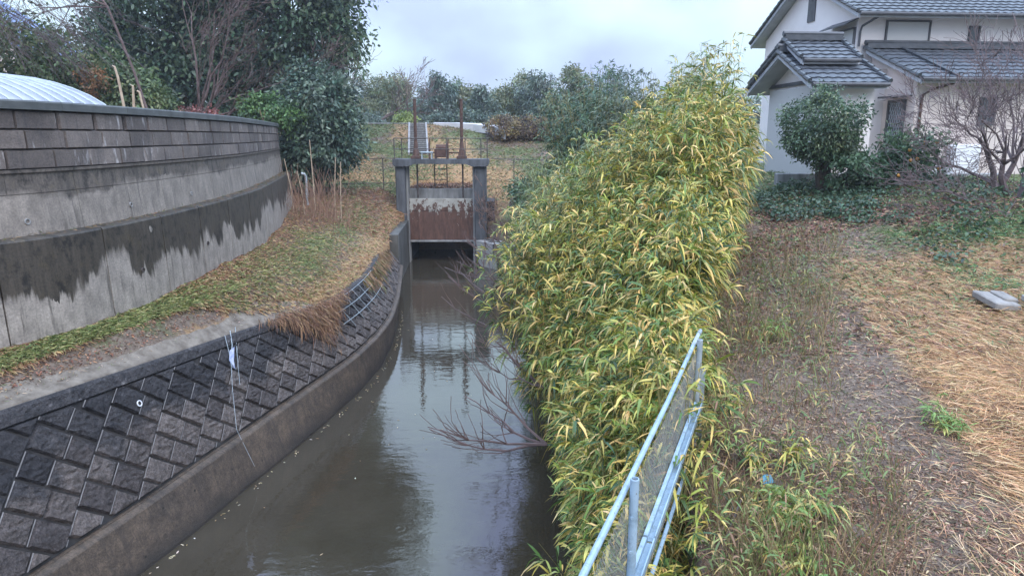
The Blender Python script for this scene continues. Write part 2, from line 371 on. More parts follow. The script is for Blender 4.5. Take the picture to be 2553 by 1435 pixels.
# ------------------------------------------------------------------ terrain
KY = np.array([-8, 4, 8.2, 10.8, 12.7, 14.4, 16.6, 20, 24, 28.4, 31.7, 34.2, 36, 37.8, 38.1, 40, 44, 48, 53, 60, 130, 300.])
def lev(y): return np.interp(y, [34, 38, 40, 44, 48, 53, 60, 900], [-2.5, -2.45, -1.75, -.45, .8, .84, .8, .8])
_wx = [-10.5, -8.9, -7.95, -6.86, -6.73, -6.76, -6.9, -7.33, -8.16, -9.2, -10.05, -10.6, -11, -11.2, -11.2, -11.2, -11.2, -11.2, -11.2, -11.2, -11.2, -11.2]
_lv = lev(KY)
far = KY >= 37
def ov(near, farv=None): 
    a = np.array(near, float); return np.where(KY >= 38, _lv, a)
KN = [  # x, z at each key y
 (np.full(22, -190.), ov([-.3]*22)),
 (np.array(_wx) - .76, ov([-.25]*10 + [-.4, -2.3, -2.45, -2.5] + [0]*8)),
 (np.array(_wx) - .56, ov([-2.95]*9 + [-2.85, -2.8, -2.5, -2.5, -2.5] + [0]*8)),
 (np.array([-9.3, -8.4, -7.3, -6.3, -6.05, -5.9, -5.75, -5.9, -6.5, -7.2, -7.6, -7.4, -7.2, -7, -7, -7, -7, -7, -7, -7, -7, -7]),
  ov([-3.2, -3.1, -3.1, -3.12, -3.15, -3.2, -3.25, -3.4, -3.5, -3.5, -3.1, -2.7, -2.5, -2.45] + [0]*8)),
 (np.array([-9.0, -7.75, -6.54, -5.82, -5.42, -5.0, -4.52, -4.45, -4.83, -4.95, -5.1, -5.3, -5.4, -5.45, -5.45, -5.45, -5.45, -5.45, -5.45, -5.45, -5.45, -5.45]) - .05,
  ov([-3.35, -3.38, -3.45, -3.62, -3.75, -3.88, -4.0, -4.1, -4.2, -4.05, -4.0, -3.6, -2.7, -2.5] + [0]*8)),
 (np.array([-7.2, -6.5, -5.95, -5.25, -4.8, -4.45, -4.1, -4.0, -4.4, -5.2, -5.3, -5.3, -5.35, -5.4, -5.4, -5.4, -5.4, -5.4, -5.4, -5.4, -5.4, -5.4]),
  ov([-6.95]*14 + [0]*8)),
 (np.array([1.1, 1.0, .9, .85, .8, .75, .7, .65, .7, .75, .3, -1.7, -1.75, -1.8, -1.8, -1.8, -1.8, -1.8, -1.8, -1.8, -1.8, -1.8]),
  ov([-6.95]*14 + [0]*8)),
 (np.array([1.15, 1.1, 1.0, .95, .95, .95, .95, 1., 1.1, 1.2, .9, -1.2, -1.3, -1.4, -1.4, -1.4, -1.4, -1.4, -1.4, -1.4, -1.4, -1.4]),
  ov([-6.1, -6.1, -6.1, -6.1, -6.1, -6.0, -5.9, -5.7, -5.4, -5.0, -4.8, -4.5, -3.5, -2.6] + [0]*8)),
 (np.array([1.2, 1.25, 2.1, 3.1, 3.7, 4.0, 4.2, 4.3, 4.2, 4.0, 3.6, 2.8, 2.5, 2.4, 2.4, 2.4, 2.4, 2.4, 2.4, 2.4, 2.4, 2.4]),
  ov([-2.9, -2.72, -2.5, -2.35, -2.25, -2.15, -2.05, -1.95, -2.0, -2.2, -2.4, -2.45, -2.45, -2.4] + [0]*8)),
 (np.array([3.5, 3.6, 5.6, 6.0, 6.5, 7, 7.2, 7.5] + [7.5]*14), ov([-2.9, -2.72, -2.42, -2.15, -1.92, -1.8, -1.6, -1.12, -1.1, -1.1, -1.2, -1.3, -1.3, -1.3] + [0]*8)),
 (np.array([8, 8, 8, 8.6, 9.2, 9.6, 10, 11] + [12.]*14), ov([-2.9, -2.7, -2.4, -1.75, -1.35, -1.2, -1.12, -1.08] + [-1.1]*6 + [0]*8)),
 (np.full(22, 190.), ov([-1.6, -1.6, -1.5, -1.2, -1.1, -1.1, -1.05, -1.05] + [-1.05]*6 + [0]*8)),
]
def terrain(x, y, rough=True):
    x = np.asarray(x, float); y = np.asarray(y, float)
    X = np.stack([np.interp(y, KY, k[0]) for k in KN]); Z = np.stack([np.interp(y, KY, k[1]) for k in KN])
    z = np.full(x.shape, Z[0]) if False else Z[0].copy()
    for i in range(len(KN) - 1):
        t = np.clip((x - X[i]) / np.maximum(X[i+1] - X[i], 1e-6), 0, 1)
        inside = x >= X[i]
        z = np.where(inside, Z[i] + (Z[i+1] - Z[i]) * t, z)
    if rough:
        amp = np.clip(np.where(x < X[4], (X[4] - x - .75) / .6, 1), 0, 1) * np.where((x > X[8] - .4) | ((x < X[4] - .15) & (x > X[2])) | (y > 34), 1., .0) * np.clip(np.minimum(60, 500) / 60, 0, 1)
        z = z + amp * ((vnoise(x, y, .9, 3) - .5) * .16 + (vnoise(x, y, 3.1, 4) - .5) * .06)
    return z

def groundmat():
    m, t, b = nodes('soil_and_litter'); ov_ = objvec(t)
    a = nn(t, 'ShaderNodeAttribute', attribute_name='Col')
    sp = nn(t, 'ShaderNodeSeparateColor'); t.links.new(a.outputs['Color'], sp.inputs[0])
    n1 = noise(t, ov_, 2.2, 6, .7); n2 = noise(t, ov_, 12, 6, .8); n3 = noise(t, ov_, 45, 4, .8)
    soil = mixc(t, ramp(t, n2, [(.35, (0, 0, 0)), (.65, (1, 1, 1))]).outputs[0], (.095, .068, .05), (.235, .175, .13))
    soil = mixc(t, math_(t, 'MULTIPLY', ramp(t, n3, [(.6, (0, 0, 0)), (.72, (1, 1, 1))]).outputs[0], .6), soil, (.30, .25, .205))
    straw = mixc(t, ramp(t, n2, [(.3, (0, 0, 0)), (.7, (1, 1, 1))]).outputs[0], (.20, .115, .05), (.44, .27, .13))
    grass = mixc(t, ramp(t, n2, [(.3, (0, 0, 0)), (.7, (1, 1, 1))]).outputs[0], (.05, .068, .022), (.15, .17, .055))
    lit = mixc(t, ramp(t, n2, [(.3, (0, 0, 0)), (.7, (1, 1, 1))]).outputs[0], (.075, .038, .026), (.22, .115, .07))
    j = math_(t, 'MULTIPLY', math_(t, 'SUBTRACT', n1, .5), 1.1)
    def sel(ch): return ramp(t, math_(t, 'ADD', sp.outputs[ch], j), [(.38, (0, 0, 0)), (.62, (1, 1, 1))]).outputs[0]
    c = mixc(t, sel(2), soil, lit); c = mixc(t, sel(1), c, grass); c = mixc(t, sel(0), c, straw)
    t.links.new(c, b.inputs['Base Color']); b.inputs['Roughness'].default_value = .85
    bump(t, b, math_(t, 'ADD', n2, n3), .7, .04); return m
M_GROUND = groundmat()

def zones(x, y):
    """straw, grass, leaf litter weights on the ground (what grows there)"""
    n = vnoise(x, y, .5, 21) * .6 + vnoise(x, y, 1.7, 22) * .4
    X = [np.interp(y, KY, k[0]) for k in KN]
    left = (x < X[4] + .2)
    str_ = np.zeros_like(x); gr = np.zeros_like(x); li = np.zeros_like(x)
    # left bank: litter by the wall, grass in the middle
    t = (x - X[2]) / np.maximum(X[4] - X[2], .1)
    gr = np.where(left & (y < 34), np.clip(1 - np.abs(t - .62) * 1.9, 0, 1) * .58 + (n - .5) * .9, gr)
    li = np.where(left & (y < 34), np.clip(1.3 - t * 1.55, 0, 1) * .8 + np.clip((y - 25) / 4, 0, 1) * .4, li)
    str_ = np.where(left & (y < 34), np.clip((t - .75) * 2.2, 0, .45) + np.clip((y - 11) / 6, 0, .35), str_)
    # right side
    rt = (x > X[7])
    path = np.exp(-((x - (2.9 + (y - 4) * .27)) / .5) ** 2) * np.clip((9.5 - y) / 2, 0, 1)        # trodden strip
    s = np.clip((x - (2.9 + (y - 4) * .255)) / .9, 0, 1) * np.clip((12.8 - y) / 2.2, 0, 1) * np.clip((10.5 - x) / 2, 0, 1)
    s = s * np.where((y < 4.7) & (x < 4), .6, 1)
    str_ = np.where(rt & (y < 34), s * .85 - path * .5, str_)
    gr = np.where(rt & (y < 34), np.clip((y - 8.5) / 5, 0, 1) * .45 + (n - .5) * .8 + np.clip((x - 6.5) / 2, 0, 1) * np.clip((y - 8.5) / 3, 0, 1) * .5, gr)
    li = np.where(rt & (y < 34), .35 + np.clip((y - 12.5) / 4, 0, 1) * .3 - path * .3, li)
    gr = gr * np.where(rt & (y < 34), 1 - .85 * np.exp(-((y - 14.6 + (x - 6) * .25) / 1.2) ** 2) * np.clip((9.5 - x) / 1.5, 0, 1), 1)
    # levee
    f = y >= 34
    gr = np.where(f, .66 + (n - .5) * 1.2, gr); li = np.where(f, np.clip((40 - y) / 4, 0, 1) * .8, li); str_ = np.where(f, .42 + (vnoise(x, y, .35, 23) - .5) * 1.0, str_)
    return np.clip(np.stack([str_, gr, li], -1), 0, 1)

def build_terrain():
    ys = np.concatenate([np.arange(-8, 4, 1.), np.arange(4, 26, .22), np.arange(26, 37.6, .4), [37.78, 37.8, 38.0, 38.1], np.arange(38.4, 50, .5), np.arange(50, 62, 1.5), [66, 75, 90, 120, 160, 220, 300]])
    cnt = [14, 2, 14, 10, 8, 2, 3, 10, 22, 26, 34]
    rows = []
    for y in ys:
        xs = []
        for i, c in enumerate(cnt):
            a = np.interp(y, KY, KN[i][0]); b_ = np.interp(y, KY, KN[i+1][0])
            tt = np.arange(c) / c
            if i == 0: tt = 1 - (1 - tt) ** 3.2
            if i == len(cnt) - 1: tt = tt ** 3.0
            xs.append(a + (b_ - a) * tt)
        xs.append([np.interp(y, KY, KN[-1][0])]); rows.append(np.concatenate(xs))
    Xg = np.array(rows); Yg = np.repeat(ys[:, None], Xg.shape[1], 1); Zg = terrain(Xg.ravel(), Yg.ravel()).reshape(Xg.shape)
    ny, nx = Xg.shape; V = np.stack([Xg, Yg, Zg], -1).reshape(-1, 3)
    i = (np.arange(ny-1)[:, None] * nx + np.arange(nx-1)[None]).ravel()
    fl = np.stack([i, i+1, i+nx+1, i+nx], 1).ravel(); n = len(i)
    o = np_mesh('ground', V, fl, np.arange(n) * 4, np.full(n, 4), zones(V[:, 0], V[:, 1]), M_GROUND, None, True)
    return tag(o, kind='structure')
build_terrain()

# ------------------------------------------------------------------ water
def watermat():
    m, t, b = nodes('murky_water'); ov_ = objvec(t)
    r = ramp(t, noise(t, ov_, .8, 4, .6), [(.3, (.036, .029, .019)), (.7, (.050, .041, .028))])
    t.links.new(r.outputs[0], b.inputs['Base Color']); b.inputs['Roughness'].default_value = .012; b.inputs['IOR'].default_value = 1.5; b.inputs['Specular IOR Level'].default_value = .75
    h = math_(t, 'ADD', noise(t, mapv(t, ov_, (1, 2.2, 1)), 2.2, 3, .5), math_(t, 'MULTIPLY', noise(t, ov_, 14, 2, .5), .18))
    # rings of raindrops
    vo = nn(t, 'ShaderNodeTexVoronoi', Scale=.95); t.links.new(ov_, vo.inputs['Vector'])
    ring = math_(t, 'MULTIPLY', math_(t, 'SINE', math_(t, 'MULTIPLY', vo.outputs[0], 90.)), math_(t, 'SUBTRACT', .32, math_(t, 'MULTIPLY', vo.outputs[0], 1.9), True))
    h = math_(t, 'ADD', h, math_(t, 'MULTIPLY', ring, .8))
    bump(t, b, h, .15, .03); return m
mb = MB()
gx = np.linspace(-9, 3.2, 20); gy = np.linspace(-8, 37.9, 50)
mb.add([(x, y, -6.2) for y in gy for x in gx], [(j*20+i, j*20+i+1, j*20+i+21, j*20+i+20) for j in range(49) for i in range(19)])
tag(mb.build('water', watermat()), kind='structure')

# ------------------------------------------------------------------ left retaining wall (curved)
WP = np.array([(-9.3, 6.6), (-8.45, 8.0), (-7.6, 9.3), (-7.13, 10.09), (-6.88, 10.85), (-6.74, 12.7), (-6.76, 14.1), (-6.9, 16.6), (-7.33, 20.05), (-8.16, 24.), (-9.6, 30.2)])
def smooth_curve(P, n):
    d = np.concatenate([[0], np.cumsum(np.linalg.norm(np.diff(P, axis=0), axis=1))])
    s = np.linspace(0, d[-1], n)
    q = np.stack([np.interp(s, d, P[:, k]) for k in range(P.shape[1])], 1)
    for _ in range(40):
        q[1:-1] = .25*q[:-2] + .5*q[1:-1] + .25*q[2:]
    d = np.concatenate([[0], np.cumsum(np.linalg.norm(np.diff(q, axis=0), axis=1))])
    return d, q
WS, WQ = smooth_curve(WP, 240); WL = WS[-1]
WT = np.gradient(WQ, axis=0); WT /= np.linalg.norm(WT, axis=1)[:, None]
def wp(s, off, z):
    x = np.interp(s, WS, WQ[:, 0]); y = np.interp(s, WS, WQ[:, 1]); tx = np.interp(s, WS, WT[:, 0]); ty = np.interp(s, WS, WT[:, 1])
    return (x + ty*off, y - tx*off, z)
def extrude(mbx, prof, s0, s1, n):
    k = len(prof); ss = np.linspace(s0, s1, n); vs = []; uv = []
    for s in ss:
        for (o, z) in prof: vs.append(wp(s, o, z)); uv.append((s, z))
    fs = [(i*k + j, i*k + (j+1) % k, (i+1)*k + (j+1) % k, (i+1)*k + j) for i in range(n-1) for j in range(k)]
    fs += [tuple(range(k)), tuple((n-1)*k + j for j in range(k))[::-1]]
    mbx.add(vs, fs, uv)
wall = empty('retaining_wall', (-7, 14, -2.95), 'long curved grey retaining wall of stained concrete topped with concrete block courses', 'wall')
mb = MB(); s = 0.; joints = []
rj = random.Random(4)
while s < WL - .05:                      # lower wall, cast in bays with open joints
    e = min(s + rj.uniform(1.75, 2.05), WL)
    if WL - e < .5: e = WL
    extrude(mb, [(.0, -3.9), (-.07, -1.53), (-.09, -1.5), (-.62, -1.5), (-.62, -3.9)], s + .012, e - .012, 10); joints.append(e); s = e
mb.build('lower_wall', M_LOWER, wall)
mb = MB(); s = 0.
while s < WL - .05:
    e = min(s + 2.75, WL)
    if WL - e < .6: e = WL
    extrude(mb, [(-.40, -1.497), (-.455, -.87), (-.62, -.87), (-.62, -1.497)], s + .004, e - .004, 8)
    s = e
s = -.0
while s < WL - .05:
    e = min(s + 1.37, WL)
    if WL - e < .6: e = WL
    extrude(mb, [(-.452, -.862), (-.47, -.56), (-.435, -.545), (-.435, -.5), (-.62, -.5), (-.62, -.862)], s + .003, e - .003, 6)
    s = e
mb.build('concrete_band', M_BAND, wall)
mb = MB(); extrude(mb, [(-.52, -.499), (-.56, .40), (-.66, .40), (-.66, -.499)], .1, WL - .02, 60); mb.build('block_core', M_DARKGAP, wall)
mb = MB(); Zc = [(-.495, -.205), (-.195, .095), (.105, .395)]
for r_, (z0, z1) in enumerate(Zc):
    s = [-.25, .2, 0.][r_]
    while s < WL:
        ln = rj.uniform(.84, .93); g = (.006 if r_ < 2 else rj.choice([.006, .012, .045, .03])); e = s + ln
        a0 = max(s, .1) + g; a1 = min(e, WL - .02) - g
        if a1 - a0 > .15:
            o0 = -.455 - .035 * (z0 + .5); o1 = -.455 - .035 * (z1 + .5); b_ = .018; dd = rj.uniform(-.008, .012)
            zt = z1 + .003 - (rj.uniform(0, .02) if r_ == 2 else 0)
            out_ = []; uv = []
            for (sa, za, off) in [(a0, z0, -.05), (a1, z0, -.05), (a1, zt, -.05), (a0, zt, -.05),
                                  (a0 + b_, z0 + b_, dd), (a1 - b_, z0 + b_, dd), (a1 - b_, zt - b_, dd), (a0 + b_, zt - b_, dd),]:
                oo = o0 + (o1 - o0) * (za - z0) / (z1 - z0) + off
                out_.append(wp(sa, oo, za)); uv.append((sa + r_ * 17, za))
            mb.add(out_, [(4, 5, 6, 7), (0, 1, 5, 4), (1, 2, 6, 5), (2, 3, 7, 6), (3, 0, 4, 7)], uv)
        s = e
mb.build('block_courses', M_BLOCK, wall)
mb = MB(); s = 0.
while s < WL:
    e = min(s + 1.8, WL + .03)
    extrude(mb, [(-.43, .402), (-.43, .515), (-.45, .54), (-.70, .54), (-.70, .402)], s + .003, e - .003, 8); s = e
mb.build('coping', M_CAP, wall)
for s, z, o0 in [(1.9, -1.3, -.41), (4.35, -1.28, -.41), (6.9, -1.25, -.41), (9.6, -1.26, -.41), (3.3, -2.45, -.03), (6.4, -2.4, -.03), (9.3, -2.35, -.03)]:
    mb = MB(); p0 = np.array(wp(s, o0 - .12, z)); p1 = np.array(wp(s, o0 + .008, z)); d = (p1 - p0) / np.linalg.norm(p1 - p0)
    a = np.cross(d, [0, 0, 1.]); u = np.cross(a, d); n = 12; vs = []
    for (pp, rr) in [(p0 + d*.06, .034), (p1, .034), (p1, .045), (p0, .045)]:
        for k in range(n): th = 2*math.pi*k/n; vs.append(pp + rr*(math.cos(th)*a + math.sin(th)*u))
    mb.add(vs, [(i*n + k, i*n + (k+1) % n, (i+1)*n + (k+1) % n, (i+1)*n + k) for i in range(3) for k in range(n)])
    mb.build('weep_pipe', M_IRON if o0 > -.1 else M_PALEC, wall)

# ------------------------------------------------------------------ left revetment
_ry = np.array([2, 4, 7.46, 8.15, 9.2, 10.77, 12.55, 14.4, 16.1, 18, 20, 22.6, 24, 26, 28.7])
_rT = np.array([-8.5, -7.8, -6.78, -6.54, -6.2, -5.82, -5.44, -5.0, -4.56, -4.42, -4.45, -4.66, -4.83, -5.1, -5.5])
_rTz = np.array([-3.36, -3.38, -3.43, -3.45, -3.5, -3.61, -3.74, -3.87, -3.98, -4.05, -4.1, -4.17, -4.2, -4.25, -4.3])
_rF = np.array([-7.5, -6.95, -6.03, -5.86, -5.58, -5.22, -4.83, -4.4, -4.02, -3.8, -3.75, -3.98, -4.16, -4.42, -4.8])
_rW = np.array([-7.2, -6.65, -5.75, -5.55, -5.25, -4.88, -4.49, -4.08, -3.76, -3.6, -3.63, -3.92, -4.13, -4.46, -4.93])
FZ = -5.3
def sm(a): 
    g = np.linspace(2, 28.7, 200); b = np.interp(g, _ry, a)
    for _ in range(25): b[1:-1] = .25*b[:-2] + .5*b[1:-1] + .25*b[2:]
    return g, b
RG, RT_ = sm(_rT); _, RTZ = sm(_rTz); _, RF = sm(_rF); _, RW = sm(_rW)
ARC = np.concatenate([[0], np.cumsum(np.hypot(np.diff(RF), np.diff(RG)))]); REVL = ARC[-1]; TL = 2.0
def rv(s, t, off=0.):
    y = np.interp(s, ARC, RG); f = np.array([np.interp(y, RG, RF), y, FZ]); T = np.array([np.interp(y, RG, RT_), y, np.interp(y, RG, RTZ)])
    d = T - f; p = f + d * (t / TL)
    n = np.array([d[2], -.25, -d[0]]); n /= np.linalg.norm(n)
    return p + n * off
rev = empty('stone_revetment', (-5, 13, -6.2), 'dark wet sloping revetment of diagonal rough concrete blocks along the left side of the channel', 'retaining wall')
# backing surface with joints colour
mb = MB(); ns = 120; vs = []; uv = []
for i in range(ns):
    s = REVL * i / (ns-1)
    for t in (-.02, TL): vs.append(rv(s, t, -.012)); uv.append((s, t))
mb.add(vs, [(i*2, i*2+1, i*2+3, i*2+2) for i in range(ns-1)], uv); mb.build('joint_mortar', M_JOINT, rev)
def clip_poly(poly, t0, t1):
    for ax, lim, sg in ((1, t0, 1), (1, t1, -1), (0, 1.2, 1), (0, REVL - .1, -1)):
        outp = []
        for i in range(len(poly)):
            a, b_ = poly[i], poly[(i+1) % len(poly)]; da = (a[ax] - lim) * sg; db = (b_[ax] - lim) * sg
            if da >= 0: outp.append(a)
            if da * db < 0:
                k = da / (da - db); outp.append((a[0] + (b_[0]-a[0])*k, a[1] + (b_[1]-a[1])*k))
        poly = outp
        if len(poly) < 3: return None
    return poly
def inset(poly, d):
    n = len(poly); ar = sum(poly[i][0]*poly[(i+1) % n][1] - poly[(i+1) % n][0]*poly[i][1] for i in range(n)) / 2
    if abs(ar) < .012: return None
    if ar < 0: poly = poly[::-1]
    o = []
    for i in range(n):
        p0, p1, p2 = np.array(poly[i-1]), np.array(poly[i]), np.array(poly[(i+1) % n])
        e1 = p1 - p0; e2 = p2 - p1
        if np.linalg.norm(e1) < 1e-4 or np.linalg.norm(e2) < 1e-4: return None
        e1 /= np.linalg.norm(e1); e2 /= np.linalg.norm(e2)
        n1 = np.array([-e1[1], e1[0]]); n2 = np.array([-e2[1], e2[0]]); m_ = n1 + n2; k = max(m_ @ n1, .35)
        o.append(tuple(p1 + m_ / k * d))
    return poly, o
mb = MB(); mj = MB(); S2 = math.sqrt(.5)
AW, BH = .88, .415
jit = lambda a, b: (vnoise(np.array([a*3.1]), np.array([b*2.7]), 1., 9)[0] - .5)
for ia in range(-4, 34):
    for ib in range(-3, 57):
        a0 = ia * AW; b0 = ib * BH + (ia % 2) * BH * .5 + ia * .04; mid = a0 + AW * (.5 + (.055 if ib % 2 else -.055))
        for (p, q, side) in ((a0, mid, 0), (mid, a0 + AW, 1)):
            g1, g2 = .017, .011
            quad = [(p + g2, b0 + g1), (q - g2, b0 + g1), (q - g2, b0 + BH - g1), (p + g2, b0 + BH - g1)]
            poly = [((a + b_) * S2, (b_ - a) * S2) for a, b_ in quad]
            c = clip_poly(poly, .02, TL - .21)
            if not c: continue
            r_ = inset(c, .022)
            if not r_: continue
            outer, inn = r_
            lift = .036 + rj.uniform(-.014, .02)
            n = len(outer); cs = np.mean(inn, axis=0); G = 6
            vs = [rv(x, t, -.01) for x, t in outer]; uv = list(outer); fs = []
            if n == 4:                                  # whole block: split stone face with real relief
                q0, q1, q2, q3 = [np.array(q) for q in inn]; gi_ = {}
                for a_ in range(G + 1):
                    for b2 in range(G + 1):
                        u_, v_ = a_ / G, b2 / G; pp = (q0*(1-u_) + q1*u_)*(1-v_) + (q3*(1-u_) + q2*u_)*v_
                        ed = min(u_, v_, 1-u_, 1-v_) > .01
                        gi_[a_, b2] = len(vs); vs.append(rv(pp[0], pp[1], lift + (rj.uniform(-.011, .016) if ed else rj.uniform(-.006, .004)))); uv.append(tuple(pp))
                fs = [(gi_[a_, b2], gi_[a_+1, b2], gi_[a_+1, b2+1], gi_[a_, b2+1]) for a_ in range(G) for b2 in range(G)]
                bd = [[gi_[k_, 0] for k_ in range(G+1)], [gi_[G, k_] for k_ in range(G+1)], [gi_[G-k_, G] for k_ in range(G+1)], [gi_[0, G-k_] for k_ in range(G+1)]]
                for k_ in range(4): fs.append((k_, (k_+1) % 4, *bd[k_][::-1]))
            else:
                vs += [rv(x, t, lift + rj.uniform(-.008, .012)) for x, t in inn] + [rv(cs[0], cs[1], lift + rj.uniform(.0, .02))]; uv += list(inn) + [tuple(cs)]
                fs = [(i, (i+1) % n, n + (i+1) % n, n + i) for i in range(n)] + [(n + i, n + (i+1) % n, 2*n) for i in range(n)]
            mb.add(vs, fs, uv)
        # pale raised mortar on the steep joints
        for p in (a0, mid):
            poly = [((a + b_) * S2, (b_ - a) * S2) for a, b_ in [(p - .008, b0 + .03), (p + .008, b0 + .03), (p + .008, b0 + BH - .03), (p - .008, b0 + BH - .03)]]
            c = clip_poly(poly, .02, TL - .21)
            if c and rj.random() < .93: mj.add([rv(x, t, .030) for x, t in c], [tuple(range(len(c)))])
nb = len(mb.f); mb.add(mj.v, mj.f); bf = mb.build('block_facing', M_STONE, rev); bf.data.materials.append(M_JOINTL)
bf.data.polygons.foreach_set('material_index', np.array([0]*nb + [1]*(len(mb.f) - nb), np.int32))
mb = MB(); vs = []; uv = []; ns = 140
for i in range(ns):
    s = REVL * i / (ns-1); k = (vnoise(np.array([s]), np.array([1.]), 1.5, 8)[0] - .5) * .03
    for (t, o) in ((TL - .2, .02), (TL - .19, .045 + k), (TL - .02, .045 + k), (TL + .03, .02)): vs.append(rv(s, t, o)); uv.append((s, t))
    p = rv(s, TL + .02, .0); vs.append(p + np.array([-.22, 0, .01])); uv.append((s, TL + .3))
    vs.append(p + np.array([-.22, 0, -.3])); uv.append((s, TL + .3))
mb.add(vs, [(i*6 + j, i*6 + j + 1, i*6 + j + 7, i*6 + j + 6) for i in range(ns-1) for j in range(5)], uv)
mb.build('coping', M_STONE, rev)
mb = MB(); vs = []
for i in range(90):
    y = 2.5 + 13.2 * i / 89; s = np.interp(y, RG, ARC); p = rv(s, TL + .035, .0); wd = (.60 + .10 * (vnoise(np.array([y]), np.array([2.]), 1.1, 61)[0] - .5)) * min(1, (16 - y) / 3.2)
    g_ = lambda d: np.array([p[0] + d, p[1], max(p[2] + .005, float(terrain(np.array([p[0] + d]), np.array([p[1]]))[0])) + .018])
    vs += [tuple(p + np.array([.005, 0, -.02])), tuple(g_(-.03)), tuple(g_(-.2 - .01*(i % 3))), tuple(g_(-.22 - wd)), tuple(g_(-.24 - wd) + np.array([0, 0, -.1]))]
mb.add(vs, [(i*5 + j, i*5 + j + 1, i*5 + j + 6, i*5 + j + 5)[::-1] for i in range(89) for j in range(4)])
mb.build('crown_slab', plain('worn_crown_concrete', (.09, .07, .052), (.23, .195, .155), 4.5, .85, .6, .03, 20), rev)
mb = MB(); vs = []; uv = []
for i in range(ns):
    y = 2 + (28.7 - 2) * i / (ns-1); f = np.interp(y, RG, RF); wv = np.interp(y, RG, RW); k = (vnoise(np.array([y]), np.array([3.]), 1.2, 5)[0] - .5) * .05
    for q in ((f - .1, FZ - .02), (f + .03, FZ - .035), (f + .035, FZ - .055), (f + .12, FZ - .075), (f + .14, FZ - .10), (wv + k, -6.15), (wv + .012 + k, -6.3), (wv + .03, -6.95)):
        vs.append((q[0], y, q[1])); uv.append((y, q[1]))
mb.add(vs, [(i*8 + j, i*8 + j + 1, i*8 + j + 9, i*8 + j + 8)[::-1] for i in range(ns-1) for j in range(7)], uv)
mb.build('foundation', M_FOOT, rev)

# ------------------------------------------------------------------ sluice gate
ab = MB(); ab.prism([(-6.6, 28.62), (-4.82, 28.62), (-5.16, 34.0), (-6.6, 34.0)], -6.95, -4.06)
tag(ab.build('abutment_wall', plain('mossy_dark_concrete', (.03, .032, .027), (.115, .11, .10), 1.2, .8, .4, .02, 14, 0, (1.5, 1.5, .5))), 'dark concrete abutment left of the sluice opening, grass on its top', 'wall')
wg = MB()
pl = [(-1.86, 34.0), (-1.75, 33.2), (-.6, 31.7), (.9, 29.6), (1.6, 29.6), (1.6, 31.5), (.2, 33.), (-.9, 34.0)]
wg.prism(pl, -6.95, -5.0)
def wingmat():
    m, t, b = nodes('wing_wall_concrete'); o_ = objvec(t)
    r = ramp(t, noise(t, mapv(t, o_, (1.6, 1.2, .16)), 1.4, 2, .5), [(.44, (.055, .047, .045)), (.50, (.055, .047, .045)), (.53, (.30, .29, .28)), (1., (.40, .39, .38))])
    t.links.new(r.outputs[0], b.inputs['Base Color']); b.inputs['Roughness'].default_value = .7; bump(t, b, noise(t, o_, 20), .3, .02); return m
tag(wg.build('wing_wall', wingmat()), 'white-streaked concrete wing wall right of the sluice opening', 'wall')
gate = empty('sluice_gate', (-3.5, 34, -6.2), 'old concrete sluice gate with a rusty steel leaf closing the head of the channel', 'sluice gate')
mb = MB()                                # deck with haunched soffit
prof = [(-5.76, -1.08), (-1.13, -1.08), (-1.13, -1.32), (-1.2, -1.42), (-1.95, -1.42), (-2.25, -1.3), (-4.75, -1.3), (-5.05, -1.42), (-5.68, -1.42), (-5.76, -1.32)]
n = len(prof)
mb.add([(x, 33.35, z) for x, z in prof] + [(x, 34.75, z) for x, z in prof], [tuple(range(n))[::-1], tuple(range(n, 2*n))] + [(i, (i+1) % n, n + (i+1) % n, n + i) for i in range(n)])
mb.build('deck', M_GATEC, gate)
for x0, x1 in ((-5.68, -5.22), (-1.84, -1.26)):
    mb = MB(); mb.bbox(x0, x1, 33.55, 34.6, -6.95, -1.42, .04); mb.build('pillar', M_GATEC, gate)
for x0, x1 in ((-5.218, -5.12), (-1.94, -1.842)):
    mb = MB(); mb.box(x0, x1, 33.9, 34.12, -6.9, -1.43); mb.box(x0, x1, 34.32, 34.5, -6.9, -1.43); mb.build('gate_guide', M_PALEC, gate)
mb = MB(); mb.box(-5.218, -1.842, 34.52, 34.72, -4.9, -2.56); mb.build('head_wall', M_PALEC, gate)
def leafsteel():
    m, t, b = nodes('peeling_gate_paint'); o_ = objvec(t); sx = nn(t, 'ShaderNodeSeparateXYZ'); t.links.new(o_, sx.inputs[0])
    h = math_(t, 'DIVIDE', math_(t, 'ADD', sx.outputs[2], 5.15), 2.15)
    n1 = noise(t, mapv(t, o_, (2.6, 1, 1.5)), 1.5, 7, .72)
    f = math_(t, 'ADD', math_(t, 'MULTIPLY', h, .95), math_(t, 'MULTIPLY', math_(t, 'SUBTRACT', n1, .5), 2.3))
    msk = ramp(t, f, [(.74, (0, 0, 0)), (.79, (1, 1, 1))]).outputs[0]
    rst = ramp(t, noise(t, mapv(t, o_, (2, 2, .5)), 3, 6, .7), [(.3, (.05, .024, .018)), (.7, (.15, .075, .052))]).outputs[0]
    pnt = ramp(t, noise(t, o_, 4, 4), [(.3, (.30, .29, .26)), (.7, (.44, .43, .39))]).outputs[0]
    t.links.new(mixc(t, msk, rst, pnt), b.inputs['Base Color']); b.inputs['Roughness'].default_value = .65; bump(t, b, noise(t, o_, 12), .3, .01); return m
mb = MB(); mb.bbox(-5.2, -1.86, 34.16, 34.24, -5.1, -3.02, .015)
mb.box(-5.2, -1.86, 34.13, 34.159, -3.6, -3.56); mb.box(-2.75, -2.66, 34.12, 34.159, -5.08, -3.03); mb.box(-4.72, -4.62, 34.12, 34.159, -5.08, -3.03); mb.build('gate_leaf', leafsteel(), gate)
